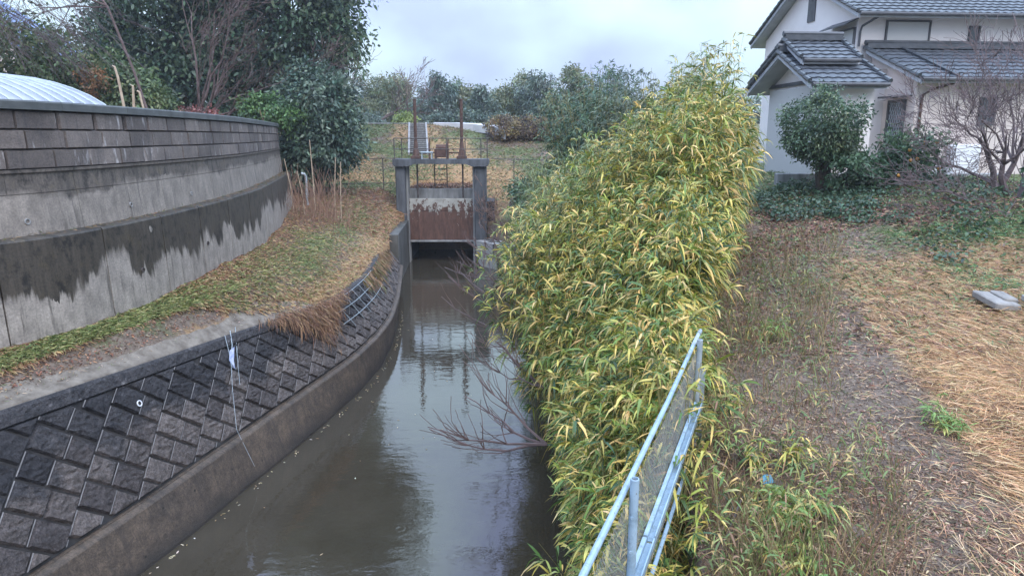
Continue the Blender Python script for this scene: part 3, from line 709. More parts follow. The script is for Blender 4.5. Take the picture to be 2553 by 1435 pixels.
mb = MB(); mb.bbox(-5.2, -1.86, 34.06, 34.28, -5.2, -5.105, .02); mb.build('leaf_sill_beam', M_PALEC, gate)
for x in (-4.71, -2.46):
    mb = MB(); mb.tube([(x, 34.1, -1.08), (x, 34.1, 1.72)], .075, 10); mb.tube([(x, 34.1, 1.70), (x, 34.1, 1.76)], .10, 10)
    for k in range(9): mb.tube([(x, 34.1, -.2 + k*.21), (x, 34.1, -.14 + k*.21)], .088, 8)
    mb.build('spindle', M_RUST, gate)
    mb = MB(); mb.tube([(x, 34.1, -1.08), (x, 34.1, -.85), (x, 34.1, -.6), (x, 34.1, -.25)], [.20, .17, .12, .085], 10); mb.bbox(x - .24, x + .24, 33.85, 34.35, -1.077, -.93, .02); mb.build('spindle_housing', M_RUST, gate)
    mb = MB(); mb.tube([(x + .02, 34.2, -1.32), (x + .02, 34.2, -3.0)], .045, 8); mb.build('lifting_rod', M_IRON, gate)
mb = MB(); mb.bbox(-3.72, -3.2, 33.85, 34.3, -1.0, -.48, .03); mb.tube([(-3.72, 34.08, -.5), (-3.2, 34.08, -.5)], .12, 10)
mb.box(-3.78, -3.722, 33.8, 34.35, -1.077, -.6); mb.box(-3.198, -3.14, 33.8, 34.35, -1.077, -.6)
mb.tube([(-4.5, 34.1, -.78), (-2.6, 34.1, -.78)], .035, 8); mb.build('winch', M_RUST, gate)
for x in (-4.02, -3.12):
    mb = MB(); mb.tube([(x, 33.8, -1.077), (x, 33.8, -.35), (x + .03, 33.8, -.1)], [.05, .045, .02], 8); mb.build('brake_lever', M_RUST, gate)
mb = MB(); mb.bbox(-4.45, -3.85, 33.75, 34.0, -.80, -.72, .015); mb.box(-4.42, -4.36, 33.78, 33.97, -1.077, -.80); mb.box(-3.94, -3.88, 33.78, 33.97, -1.077, -.80); mb.build('step_plate', M_GALV, gate)
rail = empty('guard_railing', (-3.4, 33.42, -1.08), 'thin dark iron guard railing around the sluice gate deck', 'railing')
for z in (-.09, -.6):
    mb = MB(); mb.tube([(-5.66, 34.7, z), (-5.66, 33.42, z), (-1.19, 33.42, z), (-1.19, 34.7, z)], .022, 6); mb.build('rail', M_IRON, rail)
for x, y in ((-5.66, 33.42), (-1.19, 33.42), (-3.15, 33.42), (-2.25, 33.42), (-5.5, 34.7), (-1.55, 34.7)):
    mb = MB(); mb.tube([(x, y, -1.077), (x, y, -.09)], .024, 6); mb.build('baluster', M_IRON, rail)
lad = empty('iron_ladder', (-3.5, 34.9, -2.5), 'dark iron ladder hanging under the sluice gate deck', 'ladder')
for x in (-3.9, -3.28):
    mb = MB(); mb.tube([(x, 34.85, -1.09), (x, 34.85, -2.53)], .028, 6); mb.build('stile', M_IRON, lad)
mb = MB()
for k in range(5): mb.tube([(-3.9, 34.85, -1.35 - k*.26), (-3.28, 34.85, -1.35 - k*.26)], .02, 6)
mb.build('rungs', M_IRON, lad)
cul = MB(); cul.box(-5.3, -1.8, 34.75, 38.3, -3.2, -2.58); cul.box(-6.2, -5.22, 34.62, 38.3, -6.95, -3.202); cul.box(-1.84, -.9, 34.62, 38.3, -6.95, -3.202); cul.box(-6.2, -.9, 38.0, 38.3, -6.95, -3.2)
tag(cul.build('culvert', plain('shade_black_concrete', (.012, .013, .013), (.03, .03, .03), 2, .8)), 'concrete culvert, its inside shade painted black, passing under the levee behind the sluice gate', 'culvert')  # shade of the opening painted in: near-black colour on the culvert concrete

# stairs on the levee
stair = empty('levee_stairs', (-6.3, 43, -1.2), 'narrow grey concrete stairs climbing the grass levee behind the sluice gate', 'stairs')
mb = MB(); nos = MB(); ns = 17; y0, y1 = 42.2, 48.3
for k in range(ns):
    ya = y0 + (y1 - y0) * k / ns; z = float(lev(ya + .3)) + .06
    dx = (48.3 - ya) / 6 * .8; nos.box(-7.0 + dx, -6.0 + dx, ya - .07, ya - .003, z - .07, z + .012); mb.box(-7.0 + dx, -6.0 + dx, ya, ya + (y1 - y0) / ns - .002, z - .9, z)
mb.build('steps', plain('step_concrete', (.045, .045, .05), (.09, .09, .09), 2, .8), stair); nos.build('nosing', M_PALEC, stair)
for x0 in (-7.13, -5.985):
    mb = MB(); ks = np.linspace(y0 - .2, y1 + .3, 16); vs = []
    for y in ks:
        z = float(lev(y)) + .15; x = x0 + (48.3 - y) / 6 * .8
        vs += [(x, y, z - .6), (x + .115, y, z - .6), (x + .115, y, z), (x, y, z)]
    mb.add(vs, [(i*4 + j, i*4 + (j+1) % 4, i*4 + 4 + (j+1) % 4, i*4 + 4 + j) for i in range(15) for j in range(4)] + [(3, 2, 1, 0), (60, 61, 62, 63)])
    mb.build('stringer', plain('stringer_concrete', (.20, .19, .185), (.32, .31, .30), 2, .8), stair)
pth = MB(); xs = np.linspace(-40, 12, 60)
vs = []
for x in xs: vs += [(x, 48.1, .86), (x, 48.4, .90), (x, 50.8, .92), (x, 51.1, .86)]
pth.add(vs, [(i*4 + j, i*4 + j + 1, i*4 + j + 5, i*4 + j + 4)[::-1] for i in range(59) for j in range(3)])
tag(pth.build('path', plain('gravel_path', (.24, .21, .18), (.36, .33, .29), 3, .9)), kind='structure')
rmp = MB(); a = np.array([(-5.4, 47.9, .90), (-4.0, 47.4, .89), (-2.6, 46.6, .80), (-1.2, 45.2, .62), (-.4, 43.8, .30)])
vs = []
for i, p in enumerate(a):
    wd = [.15, .9, 1.5, 1.9, 2.2][i]; vs += [tuple(p), (p[0] + wd*.6, p[1] + wd, p[2] + .03), (p[0], p[1], p[2] - .5)]
rmp.add(vs, [(i*3, i*3 + 1, i*3 + 4, i*3 + 3)[::-1] for i in range(4)] + [(i*3 + 2, i*3, i*3 + 3, i*3 + 5) for i in range(4)])
tag(rmp.build('ramp_road', plain('ramp_concrete', (.55, .54, .56), (.66, .65, .67), 3, .6)), kind='structure')
fen = empty('wire_fence', (-8, 35.5, -2.5), 'thin dark wire fence on the grass left of the sluice gate', 'fence')
for z, dz in ((-1.12, .03), (-2.35, .0)):
    mb = MB(); mb.tube([(-9.6, 35.5, z - .1), (-8.4, 35.5, z - .02), (-6.6, 35.5, z + dz), (-5.7, 35.5, z + dz)], .02, 6); mb.build('rail', M_IRON, fen)
for x in (-9.4, -6.62):
    mb = MB(); mb.tube([(x, 35.5, -2.6), (x, 35.5, -1.08)], .028, 6); mb.build('post', M_IRON, fen)
mb = MB()
for k in range(34):
    x = -9.6 + k*.16; mb.tube([(x, 35.5, -2.35), (x + .6, 35.5, -1.13)], .004, 3, False); mb.tube([(x + .6, 35.5, -2.35), (x, 35.5, -1.13)], .004, 3, False)
mb.build('mesh', M_IRON, fen)
fe2 = empty('wire_fence', (0, 35.6, -2.5), 'low wire fence running right from the sluice gate into the bushes', 'fence')
mb = MB(); mb.tube([(-1.1, 35.6, -1.12), (2.5, 35.8, -1.2)], .02, 6); mb.build('rail', M_IRON, fe2)
for x in (.1, 1.9):
    mb = MB(); mb.tube([(x, 35.65, -2.7), (x, 35.65, -1.12)], .025, 6); mb.build('post', M_IRON, fe2)
# ------------------------------------------------------------------ vegetation builders
def tz(x, y): return float(terrain(np.array([x]), np.array([y]))[0])

def crown(name, blobs, n, size, pal, parent, clump=26, cr=.35, lump=.3, droop=.25, aspect=.45, jit=.16, inner=.55, tipmul=1.15):
    """leaves gathered in clumps through the volume of lumpy ellipsoids"""
    B = np.array(blobs, float); vol = (B[:, 3] * B[:, 4] * B[:, 5]) ** (2/3.); nc = max(n // clump, 3)
    k = rng.choice(len(B), nc, p=vol / vol.sum()); d = nrm(rng.normal(0, 1, (nc, 3)))
    lumpy = 1 + lump * (np.sin(d[:, 0]*5.1 + k*1.7) * np.sin(d[:, 1]*4.3 + k) + np.sin(d[:, 2]*6.3 + k*2.1) * .6)
    r = (inner + (1.0 - inner) * rng.random(nc) ** .6) * lumpy
    C = B[k, :3] + d * B[k, 3:6] * r[:, None]
    cc = pick(pal, nc, jit); ci = np.repeat(np.arange(nc), clump); m = len(ci)
    off = rng.normal(0, 1, (m, 3)) * cr
    P = C[ci] + off
    D = nrm(d[ci] * .7 + rng.normal(0, .8, (m, 3)) + np.array([0, 0, -droop]))
    c0 = cc[ci] * (1 + rng.normal(0, .14, (m, 1))).clip(.5, 1.6)
    Ln = size * rng.uniform(.65, 1.35, m)
    return leaves(name, P, D, Ln, Ln * aspect, rng.uniform(0, .3, m), c0, c0 * tipmul, M_LEAF, parent, nrm(d[ci] + rng.normal(0, .6, (m, 3))))

def branches(mb, p, d, length, r, depth, spread=.6, up=.12, nseg=5, kids=(3, 4), minr=.004, shrink=.62, wob=.16, taper=.45, side=None):
    p = np.array(p, float); d = np.array(d, float) / np.linalg.norm(d); pts = [p.copy()]; rad = [r]; dirs = [d]
    for i in range(nseg):
        d = d + rng.normal(0, wob, 3) + np.array([0, 0, up]); d /= np.linalg.norm(d); p = p + d * length / nseg
        pts.append(p.copy()); rad.append(max(r * (1 - (1 - taper) * (i + 1) / nseg), minr)); dirs.append(d)
    mb.tube(pts, rad, 7 if r > .05 else (5 if r > .02 else 3), False)
    if depth > 0:
        for k in range(rng.integers(kids[0], kids[1] + 1)):
            i = rng.integers(max(1, nseg // 3), nseg + 1) if k else nseg
            a = nrm(rng.normal(0, 1, 3)); dd = dirs[i] + a * spread * rng.uniform(.7, 1.3)
            if side is not None: dd = dd + side
            branches(mb, pts[i], dd, length * shrink * rng.uniform(.75, 1.2), max(rad[i] * .68, minr), depth - 1, spread, up, max(3, nseg - 1), kids, minr, shrink, wob, taper, side)

def tree(name, base, label, cat, blobs, n, size, pal, trunk_r=.2, limbs=4, group=None, **kw):
    e = empty(name, base, label, cat, group); mb = MB(); B = np.array(blobs); top = B[B[:, 2].argmax(), :3]
    base = np.array(base, float)
    for k in range(max(1, limbs)):
        tgt = B[k % len(B), :3]; mid = base + (tgt - base) * np.array([.35, .35, .55]) + rng.normal(0, .15, 3) * trunk_r * 3
        mb.tube([base + np.array([0, 0, -.3]), base + (mid - base) * .5 + rng.normal(0, .05, 3), mid, tgt], [trunk_r, trunk_r * .8, trunk_r * .55, trunk_r * .2], 7)
    mb.build('trunk', M_BARK, e); crown('crown', blobs, n, size, pal, e, **kw)
    return e

EVG = [(.04, .078, .048, 4), (.06, .10, .056, 4), (.09, .135, .07, 2), (.025, .046, .038, 3), (.11, .14, .085, .9)]
tree('evergreen_tree', (-12.5, 40, -.5), 'tallest dark evergreen tree, behind the far end of the curved wall', 'tree',
     [(-12.3, 40, 7.2, 4.0, 3.6, 4.2), (-10.6, 40, 10.6, 3.6, 3.6, 3.6), (-13.2, 41, 12.5, 4.6, 4, 4.6), (-9.8, 40, 5.4, 1.5, 1.8, 2.0), (-13.6, 40, 3.6, 3.2, 2.6, 2.8), (-10.2, 42, 14.0, 4.6, 4, 4.6), (-11.5, 39.5, 2.6, 2., 1.8, 2.)],
     64000, .26, EVG, .42, 6, cr=.36, lump=.32)
tree('evergreen_tree', (-17.5, 38.5, -.4), 'broad dark evergreen tree left of the tallest one, behind the brown leafless tree', 'tree',
     [(-19.0, 38.5, 6.4, 3.4, 2.6, 3.8), (-15.8, 38.5, 8.4, 3.2, 2.8, 3.4), (-20.9, 38.5, 4.3, 2.2, 1.8, 2.4), (-17.4, 38.5, 2.6, 3.4, 2.2, 2.4), (-22.0, 38, 2.6, 1.7, 1.5, 1.6), (-18.0, 39, 11, 4, 3, 3.4), (-15, 38.6, 5, 2.4, 2, 2.6)],
     66000, .26, EVG, .36, 5, cr=.34, lump=.26)
tree('round_evergreen', (-9.2, 33, -2.6), 'dense round grey-green evergreen bush tree at the end of the block wall', 'tree',
     [(-9.1, 33, 1.5, 1.9, 1.7, 1.75), (-8.8, 33, -.4, 1.65, 1.5, 1.5), (-9.9, 33, -.9, 1.2, 1.2, 1.3), (-8.4, 33, .9, 1.15, 1.2, 1.3)],
     22000, .2, [(.05, .085, .06, 4), (.085, .125, .085, 3), (.13, .17, .12, 1.6), (.035, .06, .05, 2)], .14, 3, cr=.2, lump=.14)
tree('green_shrub', (-10.7, 31.4, -.5), 'bright green shrub peeping over the far end of the wall coping', 'shrub',
     [(-10.9, 31.4, 1.15, 1.0, .7, .65), (-10.1, 31.3, .9, .7, .6, .6), (-11.6, 31.6, 1.3, .5, .5, .5)], 4200, .15, [(.06, .12, .04, 3), (.09, .155, .05, 2), (.045, .085, .04, 2.4)], .06, 2, cr=.16)
tree('red_shrub', (-11.7, 26.5, -.3), 'low reddish shrub just above the wall coping', 'shrub', [(-11.7, 26.5, .78, .55, .4, .28), (-12.4, 26.6, .74, .4, .4, .25)], 900, .10, [(.15, .055, .05, 3), (.20, .09, .07, 1), (.10, .06, .05, 2)], .04, 2, cr=.1)
for bx, by, bl, lab in ((-21.8, 31.5, [(-22.4, 31.5, 3.5, 2.4, 1.8, 2.0), (-20.2, 31.6, 2.6, 1.6, 1.4, 1.5)], 'olive green bush behind the plastic tunnel at the left photo edge'),
                        (-18.6, 32.5, [(-18.8, 32.5, 2.2, 1.5, 1.3, 1.5), (-17.3, 32.5, 1.6, 1.4, 1.2, 1.2)], 'dark bush right of the plastic tunnel roof')):
    tree('bush', (bx, by, -.3), lab, 'bush', bl, 11000, .2, [(.05, .085, .035, 3), (.09, .13, .05, 3), (.14, .16, .07, 1.4)], .1, 3, cr=.25)
tree('rusty_shrub', (-18.2, 31, -.3), 'small orange-brown withered shrub behind the tunnel roof', 'shrub', [(-18.3, 31, 2.3, .5, .4, .6)], 900, .12, [(.24, .12, .05, 2), (.16, .10, .05, 2)], .04, 1, cr=.14)

def bare(name, base, d, length, r, depth, label, group=None, m=None, stems=1, sp=.3, **kw):
    e = empty(name, base, label, 'tree', group); mb = MB()
    for k in range(stems):
        dd = np.array(d, float) + (rng.normal(0, sp, 3) if stems > 1 else 0); branches(mb, np.array(base) + rng.normal(0, .08, 3) * (stems > 1) - np.array([0, 0, .2]), dd, length * rng.uniform(.85, 1.15), r, depth, **kw)
    mb.build('branches', m or M_TWIG, e); return e
bare('leafless_tree', (-16.0, 34.5, -.3), (.62, 0, 1), 4.8, .09, 5, 'brown leafless many-stemmed tree fanning out in front of the dark evergreens', m=M_TWIG, stems=6, sp=.30, kids=(2, 4), minr=.009, up=.05, spread=.5, side=np.array([.22, 0, .03]))
e = empty('leafless_tree', (-23.5, 27, -.3), 'leafless tree at the left photo edge drooping thin twigs across the sky', 'tree'); mb = MB()
mb.tube([(-23.5, 27, -.5), (-23.4, 27, 4), (-23., 27, 8), (-22.6, 27, 10)], [.28, .24, .18, .1], 8)
for k in range(6):
    z0 = rng.uniform(6.4, 9.6); branches(mb, (-23.1, 27 + rng.uniform(-.3, .3), z0), (1, rng.uniform(-.3, .3), rng.uniform(-.15, .2)), rng.uniform(3.2, 5.2), .06, 3, spread=.42, up=-.07, kids=(4, 6), minr=.007, side=np.array([.18, 0, -.16]), wob=.09)
mb.build('branches', M_TWIGP, e)
e = empty('leafless_tree', (-17.6, 30, -.3), 'leaning bare trunk in front of the left dark evergreen', 'tree'); mb = MB()
mb.tube([(-15.2, 30, -.4), (-15.9, 30, 2.6), (-16.7, 30, 5.2), (-18.2, 30, 7.6), (-19.2, 30, 9)], [.06, .055, .05, .04, .03], 7)
for k in range(7):
    q = rng.uniform(0, 1); branches(mb, (-16.7 - 1.5*q, 30, 5.2 + 2.4*q), (-.9, rng.uniform(-.3, .3), .25), 2.6, .045, 3, spread=.5, up=-.03, kids=(3, 5), minr=.007)
mb.build('branches', M_TWIG, e)
for k, (x, h, lean, lab) in enumerate(((-9.95, 1.72, -.13, 'taller pale cut stem with a bent top standing behind the wall coping'), (-9.72, 1.25, .05, 'shorter pale cut stem with a stubby hooked top behind the wall coping'), (-9.45, 1.1, -.07, 'thinnest pale cut stem behind the wall coping'))):
    mb = MB(); mb.tube([(x + .05, 18.1, -.35), (x, 18.1, .6), (x + lean*.6, 18.1, h - .25), (x + lean, 18.1, h), (x + lean - .06, 18.1, h + .03)], [.04, .035, .03, .026, .015][:5] if k < 2 else [.025]*5, 7)
    tag(mb.build('cut_stem', M_CANE), lab, 'stem', 'cut stems behind the wall')

# tunnel greenhouse
gh = empty('tunnel_greenhouse', (-16.8, 22, -.3), 'pale plastic film tunnel greenhouse with curved ribbed roof behind the wall', 'greenhouse')
mb = MB(); na, nr_ = 20, 60; cx, rx, zc, rz = -17.0, 4.4, -.3, 2.25
vs = []
for j in range(nr_ + 1):
    y = 16.5 + j * .112; bulge = .045 * abs(math.sin(math.pi * j / 5))
    for i in range(na + 1): th = math.pi * i / na; vs.append((cx - (rx + bulge) * math.cos(th), y, zc + (rz + bulge) * math.sin(th)))
mb.add(vs, [(j*(na+1) + i, j*(na+1) + i + 1, (j+1)*(na+1) + i + 1, (j+1)*(na+1) + i) for j in range(nr_) for i in range(na)])
mb.add([(cx - rx*math.cos(math.pi*i/na), 16.5, zc + rz*math.sin(math.pi*i/na)) for i in range(na+1)], [tuple(range(na+1))])
mb.build('film', M_FILM, gh, True)
for j in range(0, 61, 5):
    mb = MB(); mb.tube([(cx - (rx + .02)*math.cos(math.pi*i/na), 16.5 + j*.112, zc + (rz + .02)*math.sin(math.pi*i/na)) for i in range(na+1)], .026, 5); mb.build('hoop', M_GALV, gh)
SHX = -1.6
sh = empty('shed', (-36, 44, -.3), 'shed with a steep blue sheet roof at the left photo edge', 'shed')
mb = MB(); mb.add([(-26.6, 42, 4.9), (-26.6, 50, 4.9), (-36, 50, 10.6), (-36, 42, 10.6), (-26.6, 42, 4.6), (-26.6, 50, 4.6), (-36, 50, 10.3), (-36, 42, 10.3)], [(0, 1, 2, 3), (7, 6, 5, 4), (0, 3, 7, 4), (1, 5, 6, 2), (0, 4, 5, 1), (3, 2, 6, 7)])
mb.add([(-36, 42, 10.6), (-36, 50, 10.6), (-45.4, 50, 4.9), (-45.4, 42, 4.9)], [(0, 1, 2, 3)]); mb.v = [(a + SHX, b_, c_) for a, b_, c_ in mb.v]; mb.build('roof', M_BLUER, sh)
mb = MB(); mb.add([(-27.6, 42.4, -.6), (-44.4, 42.4, -.6), (-44.4, 42.4, 5.2), (-36, 42.4, 10.2), (-27.6, 42.4, 5.2), (-27.6, 49.6, -.6), (-27.6, 49.6, 5.2)], [(0, 1, 2, 3, 4), (0, 4, 6, 5)]); mb.v = [(a + SHX, b_, c_) for a, b_, c_ in mb.v]; mb.build('wall', M_STUCCO2, sh)

# ------------------------------------------------------------------ trees beyond the levee
OLIVE = [(.11, .13, .065, 3), (.16, .17, .09, 2), (.075, .10, .06, 2), (.20, .20, .12, .8)]
GREY = [(.075, .11, .085, 3), (.11, .14, .11, 2), (.055, .085, .07, 2)]
FT = [  # x, y, height, radius, palette, label
 (-15.2, 78, 5.6, 2.2, OLIVE, 'thin olive tree beyond the levee beside the round grey-green bush tree'),
 (-12.2, 74, 5.2, 2.2, OLIVE, 'loose olive tree beyond the levee behind the leaning bare trunks'),
 (-7.2, 70, 5.0, 1.7, GREY, 'tall feathery grey-green tree beyond the levee between the two gate spindles'),
 (-5.0, 72, 4.4, 1.6, OLIVE, 'feathery tree beyond the levee just right of the right gate spindle'),
 (-3.2, 68, 3.6, 1.3, GREY, 'lower grey-green tree beyond the levee above the ramp road'),
 (-1.6, 76, 3.6, 1.6, OLIVE, 'low olive tree beyond the levee left of the brown hedge top'),
 (.4, 70, 5.2, 1.8, OLIVE, 'tall plumed olive tree beyond the brown hedge'),
 (2.6, 66, 4.4, 1.7, GREY, 'bushy grey-green tree beyond the right end of the brown hedge'),
 (5.2, 64, 5.0, 2.0, OLIVE, 'olive tree beyond the levee showing over the dark bamboo'),
 (8.6, 66, 5.2, 2.2, GREY, 'grey-green tree beyond the levee showing over the bamboo thicket'),
]
for x, y, h, r, pal, lab in FT:
    bl = [(x + rng.normal(0, r*.35), y + rng.normal(0, .6), .8 + h * q, r * s, r * s, r * s * .8) for q, s in ((.22, .9), (.42, 1.0), (.62, .8), (.82, .55), (.95, .32))]
    tree('distant_tree', (x, y, .6), lab, 'tree', bl, 5200, .34, pal, .14, 3, 'trees beyond the levee', cr=.26, lump=.35, droop=.5, aspect=.32)
for x, y, h, r, pal, lab in ((-8.9, 58, 1.0, .75, [(.22, .26, .08, 2), (.15, .19, .06, 2)], 'small bright yellow-green ball bush beside the levee stairs top'),
                        (-6.3, 60, 1.1, 1.2, GREY, 'low bluish bush beyond the levee left of the right gate spindle'), (-3.6, 60, 1.3, 1.1, GREY, 'low bluish bush beyond the levee right of the right gate spindle'),
                        (-14.0, 62, 1.5, 2.2, GREY, 'low dull bush beyond the levee under the leaning bare trunks'), (-1.2, 60, 1.2, 1.3, GREY, 'low dull bush beyond the levee beside the hedge end')):
    tree('low_bush', (x, y, .6), lab, 'bush', [(x, y, .9 + h*.35, r, r*.8, h*.62), (x + r*.5, y, .9 + h*.25, r*.7, r*.6, h*.45)], 2400, .2, pal, .05, 2, 'bushes beyond the levee', cr=.16)
FE = [(x, 88 + 4*math.sin(x), 3.4 + 1.4*math.sin(x*.7 + 1), 2.9) for x in np.arange(-34, 46, 4.2)]
mb_all = []
for x, y, h, r in FE: mb_all.append((x, y, .8 + h*.45, r, 2, h*.62))
o = crown('treeline', mb_all, 30000, .4, GREY, None, cr=.4, lump=.4); tag(o, kind='stuff')
for bx, by, d, ln, r, lab in ((-15.2, 66, (.45, 0, 1), 3.6, .13, 'leaning bare tree beyond the levee nearest the round bush tree'), (-12.8, 66, (.75, 0, 1), 3.4, .14, 'bare tree with a long slanting trunk beyond the levee left of the left gate spindle'), (-10.4, 68, (.05, 0, 1), 3.4, .11, 'upright bare tree beyond the levee behind the left gate spindle'), (-16.8, 70, (.1, 0, 1), 3.6, .11, 'bare tree beyond the levee half hidden by the round bush tree')):
    bare('bare_tree', (bx, by, .7), d, ln, r, 4, lab, 'bare trees beyond the levee', kids=(3, 4), minr=.016, up=.06, spread=.62, shrink=.66)
for x, y, h, lab in ((2.0, 74, 6.0, 'spindly bare conifer beyond the hedge, the taller of the two'), (3.9, 72, 5.3, 'spindly tufted pine beyond the hedge, the shorter of the two')):
    e = empty('pine_tree', (x, y, .7), lab, 'tree', 'spindly pines beyond the hedge'); mb = MB(); mb.tube([(x, y, .5), (x + .1, y, h*.6), (x, y, .8 + h)], [.1, .07, .03], 6)
    P = []
    for k in range(16):
        q = .5 + .5*k/16; z = .8 + h*q; a = rng.uniform(0, 6.28); ln = 1.1 * (1.15 - q) + .15; p1 = np.array([x + math.cos(a)*ln, y + math.sin(a)*ln, z + .15]); mb.tube([(x, y, z), p1], [.03, .014], 4)
        for _ in range(26 if h < 5.6 else 9): P.append(p1 + (np.array([x, y, z]) - p1) * rng.random()*.7 + rng.normal(0, .1, 3))
    mb.build('trunk', M_BARK, e); P = np.array(P); c = pick([(.05, .08, .06, 1)], len(P)); leaves('needles', P, rng.normal(0, 1, (len(P), 3)), .28, .05, .1, c, c, M_LEAF, e)
hb = [(x, 44.5 + .25*(x > 0), .45 + .18*(1.2 - x)*.3, .75, .7, .72) for x in np.arange(-.9, 4.4, .55)]
tree('hedge', (.5, 44.5, -.5), 'clipped brownish hedge on the levee right of the ramp road', 'hedge', hb, 15000, .13, [(.17, .12, .06, 3), (.11, .085, .06, 3), (.21, .17, .07, 1.5), (.08, .06, .06, 2)], .04, 9, cr=.12, lump=.08, inner=.7)

# ------------------------------------------------------------------ bamboo
SASA = [(.06, .115, .024, 3.0), (.11, .17, .032, 3.2), (.22, .24, .04, 3.0), (.38, .32, .07, 2.4), (.55, .38, .13, 1.6), (.03, .065, .02, 2.2)]
TIPS = [(.66, .42, .13, 3.2), (.54, .41, .09, 3.0), (.20, .22, .05, 2.6), (.08, .14, .03, 2.4), (.64, .46, .22, .8)]
def sasa(name, base, H, lean, parent_label, cat, pal=SASA, tips=TIPS, whorls=7, per=6, ll=(.13, .24), aspect=.095, group=None, culm_r=.006, dens_low=.25, loc=None, spread=.13, rnd=1.25):
    base = np.asarray(base, float); H = np.asarray(H, float); lean = np.asarray(lean, float); n = len(base)
    e = empty(name, loc if loc is not None else tuple(base.mean(0)), parent_label, cat, group)
    mb = MB(); WPt = []; WD = []; WK = []
    for i in range(n):
        h = H[i]; l = lean[i]; pts = []
        for q in (0, .35, .7, 1.0):
            pts.append(base[i] + np.array([l[0]*q*q*h, l[1]*q*q*h, h*q*(1 - .18*q*(abs(l[0]) + abs(l[1])))]))
        mb.tube([pts[0] - np.array([0, 0, .15])] + pts[1:], [culm_r, culm_r*.9, culm_r*.7, culm_r*.4], 4, False)
        for k in range(whorls):
            q = dens_low + (1 - dens_low) * (k + rng.random()) / whorls
            c = base[i] + np.array([l[0]*q*q*h, l[1]*q*q*h, h*q*(1 - .18*q*(abs(l[0]) + abs(l[1])))])
            a = rng.uniform(0, 6.283); out_ = np.array([math.cos(a), math.sin(a), rng.uniform(-.1, .5)])
            WPt.append(c + out_ * spread * rng.uniform(.2, 1.7)); WD.append(out_ + np.array([l[0], l[1], 0]) * .6 + np.array([0, 0, 1.3 * max(0, q - .86) / .14])); WK.append(i)
    mb.build('culms', M_CULM, e)
    WPt = np.array(WPt); WD = nrm(np.array(WD)); m = len(WPt); ci = np.repeat(np.arange(m), per); N_ = len(ci)
    keep = rng.random(N_) < .9; ci = ci[keep]; N_ = len(ci)
    kc = pick(pal, n, .2)                                       # each culm has its own green, most leaves follow it
    wc = pick(pal, m, .15); own = pick(pal, N_, .15); r3 = rng.random((N_, 1))
    c0 = np.where(r3 < .4, kc[np.array(WK)[ci]], np.where(r3 < .75, wc[ci], own))
    tp = pick(tips, N_, .12); c1 = np.where(rng.random((N_, 1)) < .42, tp, c0 * 1.1)
    SD = nrm(np.cross(WD, [0, 0, 1.]))
    fan = rng.uniform(-1, 1, (N_, 1)) * rnd
    D = nrm(WD[ci] * .9 + SD[ci] * fan + rng.normal(0, .22, (N_, 3)) + np.array([0, 0, .18]))
    Ln = rng.uniform(ll[0], ll[1], N_)
    P = WPt[ci] + rng.normal(0, .012, (N_, 3))
    leaves('leaves', P, D, Ln, Ln * aspect * rng.uniform(.8, 1.3, N_), rng.uniform(.25, 1.25, N_), c0, c1, M_LEAF, e)
    return e
def bedge(y): return np.interp(y, [3, 5.5, 6, 7, 8.5, 13, 16, 20], [.62, 1.55, 1.3, 1.6, 2.1, 3.9, 4.4, 4.6])
def fenceline(y): return .58 + .405 * (y - 3.11)
def thicket(y0, y1, n, smin=0., smax=1.):
    Y = y0 + (y1 - y0) * rng.random(n); xl = np.interp(Y, [3, 4.5, 6, 9, 12, 14, 20], [.8, .95, .98, .98, .45, .55, 1.3])
    xr = np.where(Y < 6.2, fenceline(Y) - .16, np.interp(Y, [6, 7, 8.5, 13, 16, 20], [1.32, 1.72, 2.32, 4.25, 4.75, 4.9]))
    s = smin + (smax - smin) * rng.random(n) ** .85; X = xl + (xr - xl) * s
    zt = np.interp(Y, [3.4, 4.5, 6, 7.5, 9, 11, 13, 15, 17, 20], [-2.55, -2.15, -1.62, -1.05, -.35, .45, 1.12, 1.65, 1.85, 1.6])
    D = np.interp(Y, [4, 6, 9, 11, 13, 20], [.5, 1.0, 2.1, 2.6, 3.1, 4.2])
    zt = zt - (1 - s) ** 1.35 * D + (vnoise(X, Y, 1.3, 31) - .5) * 1.0 * np.clip((Y - 3) / 6, .3, 1) - np.clip((s - .93) / .07, 0, 1) * .5
    zb = np.maximum(terrain(X, Y), np.minimum(zt - .5, np.maximum(zt - 3.2, -5.9))); H = np.maximum(zt - zb, .35) * rng.uniform(.68, 1.08, n)
    lean = np.stack([-(.18 + .62*np.clip((Y - 9.4)/2.6, 0, 1)) * (1 - s) + .16 * (s - .5) + rng.normal(0, .18, n), -.16 + rng.normal(0, .18, n)], 1) / np.maximum(H, .8)[:, None]
    return np.stack([X, Y, zb], 1), H, lean
b_, H_, l_ = thicket(3.3, 6.2, 420)
sasa('bamboo_thicket', b_, H_, l_, 'low nearest part of the yellow-green bamboo thicket, beside the pale blue fence', 'bamboo', whorls=7, per=8, ll=(.12, .23), group='bamboo thicket on the right bank', loc=(.8, 5, -3.2))
b_, H_, l_ = thicket(6.0, 9.6, 760)
sasa('bamboo_thicket', b_, H_, l_, 'middle part of the yellow-green bamboo thicket, past the end of the pale blue fence', 'bamboo', whorls=9, per=8, ll=(.17, .30), group='bamboo thicket on the right bank', loc=(1.4, 8, -3.2))
b_, H_, l_ = thicket(9.4, 13.4, 900)
sasa('bamboo_thicket', b_, H_, l_, 'tall part of the yellow-green dwarf bamboo thicket leaning over the water beyond the fence', 'bamboo', whorls=11, per=8, ll=(.18, .31), group='bamboo thicket on the right bank', loc=(2, 11.5, -3.2))
b_, H_, l_ = thicket(13.0, 19.0, 700)
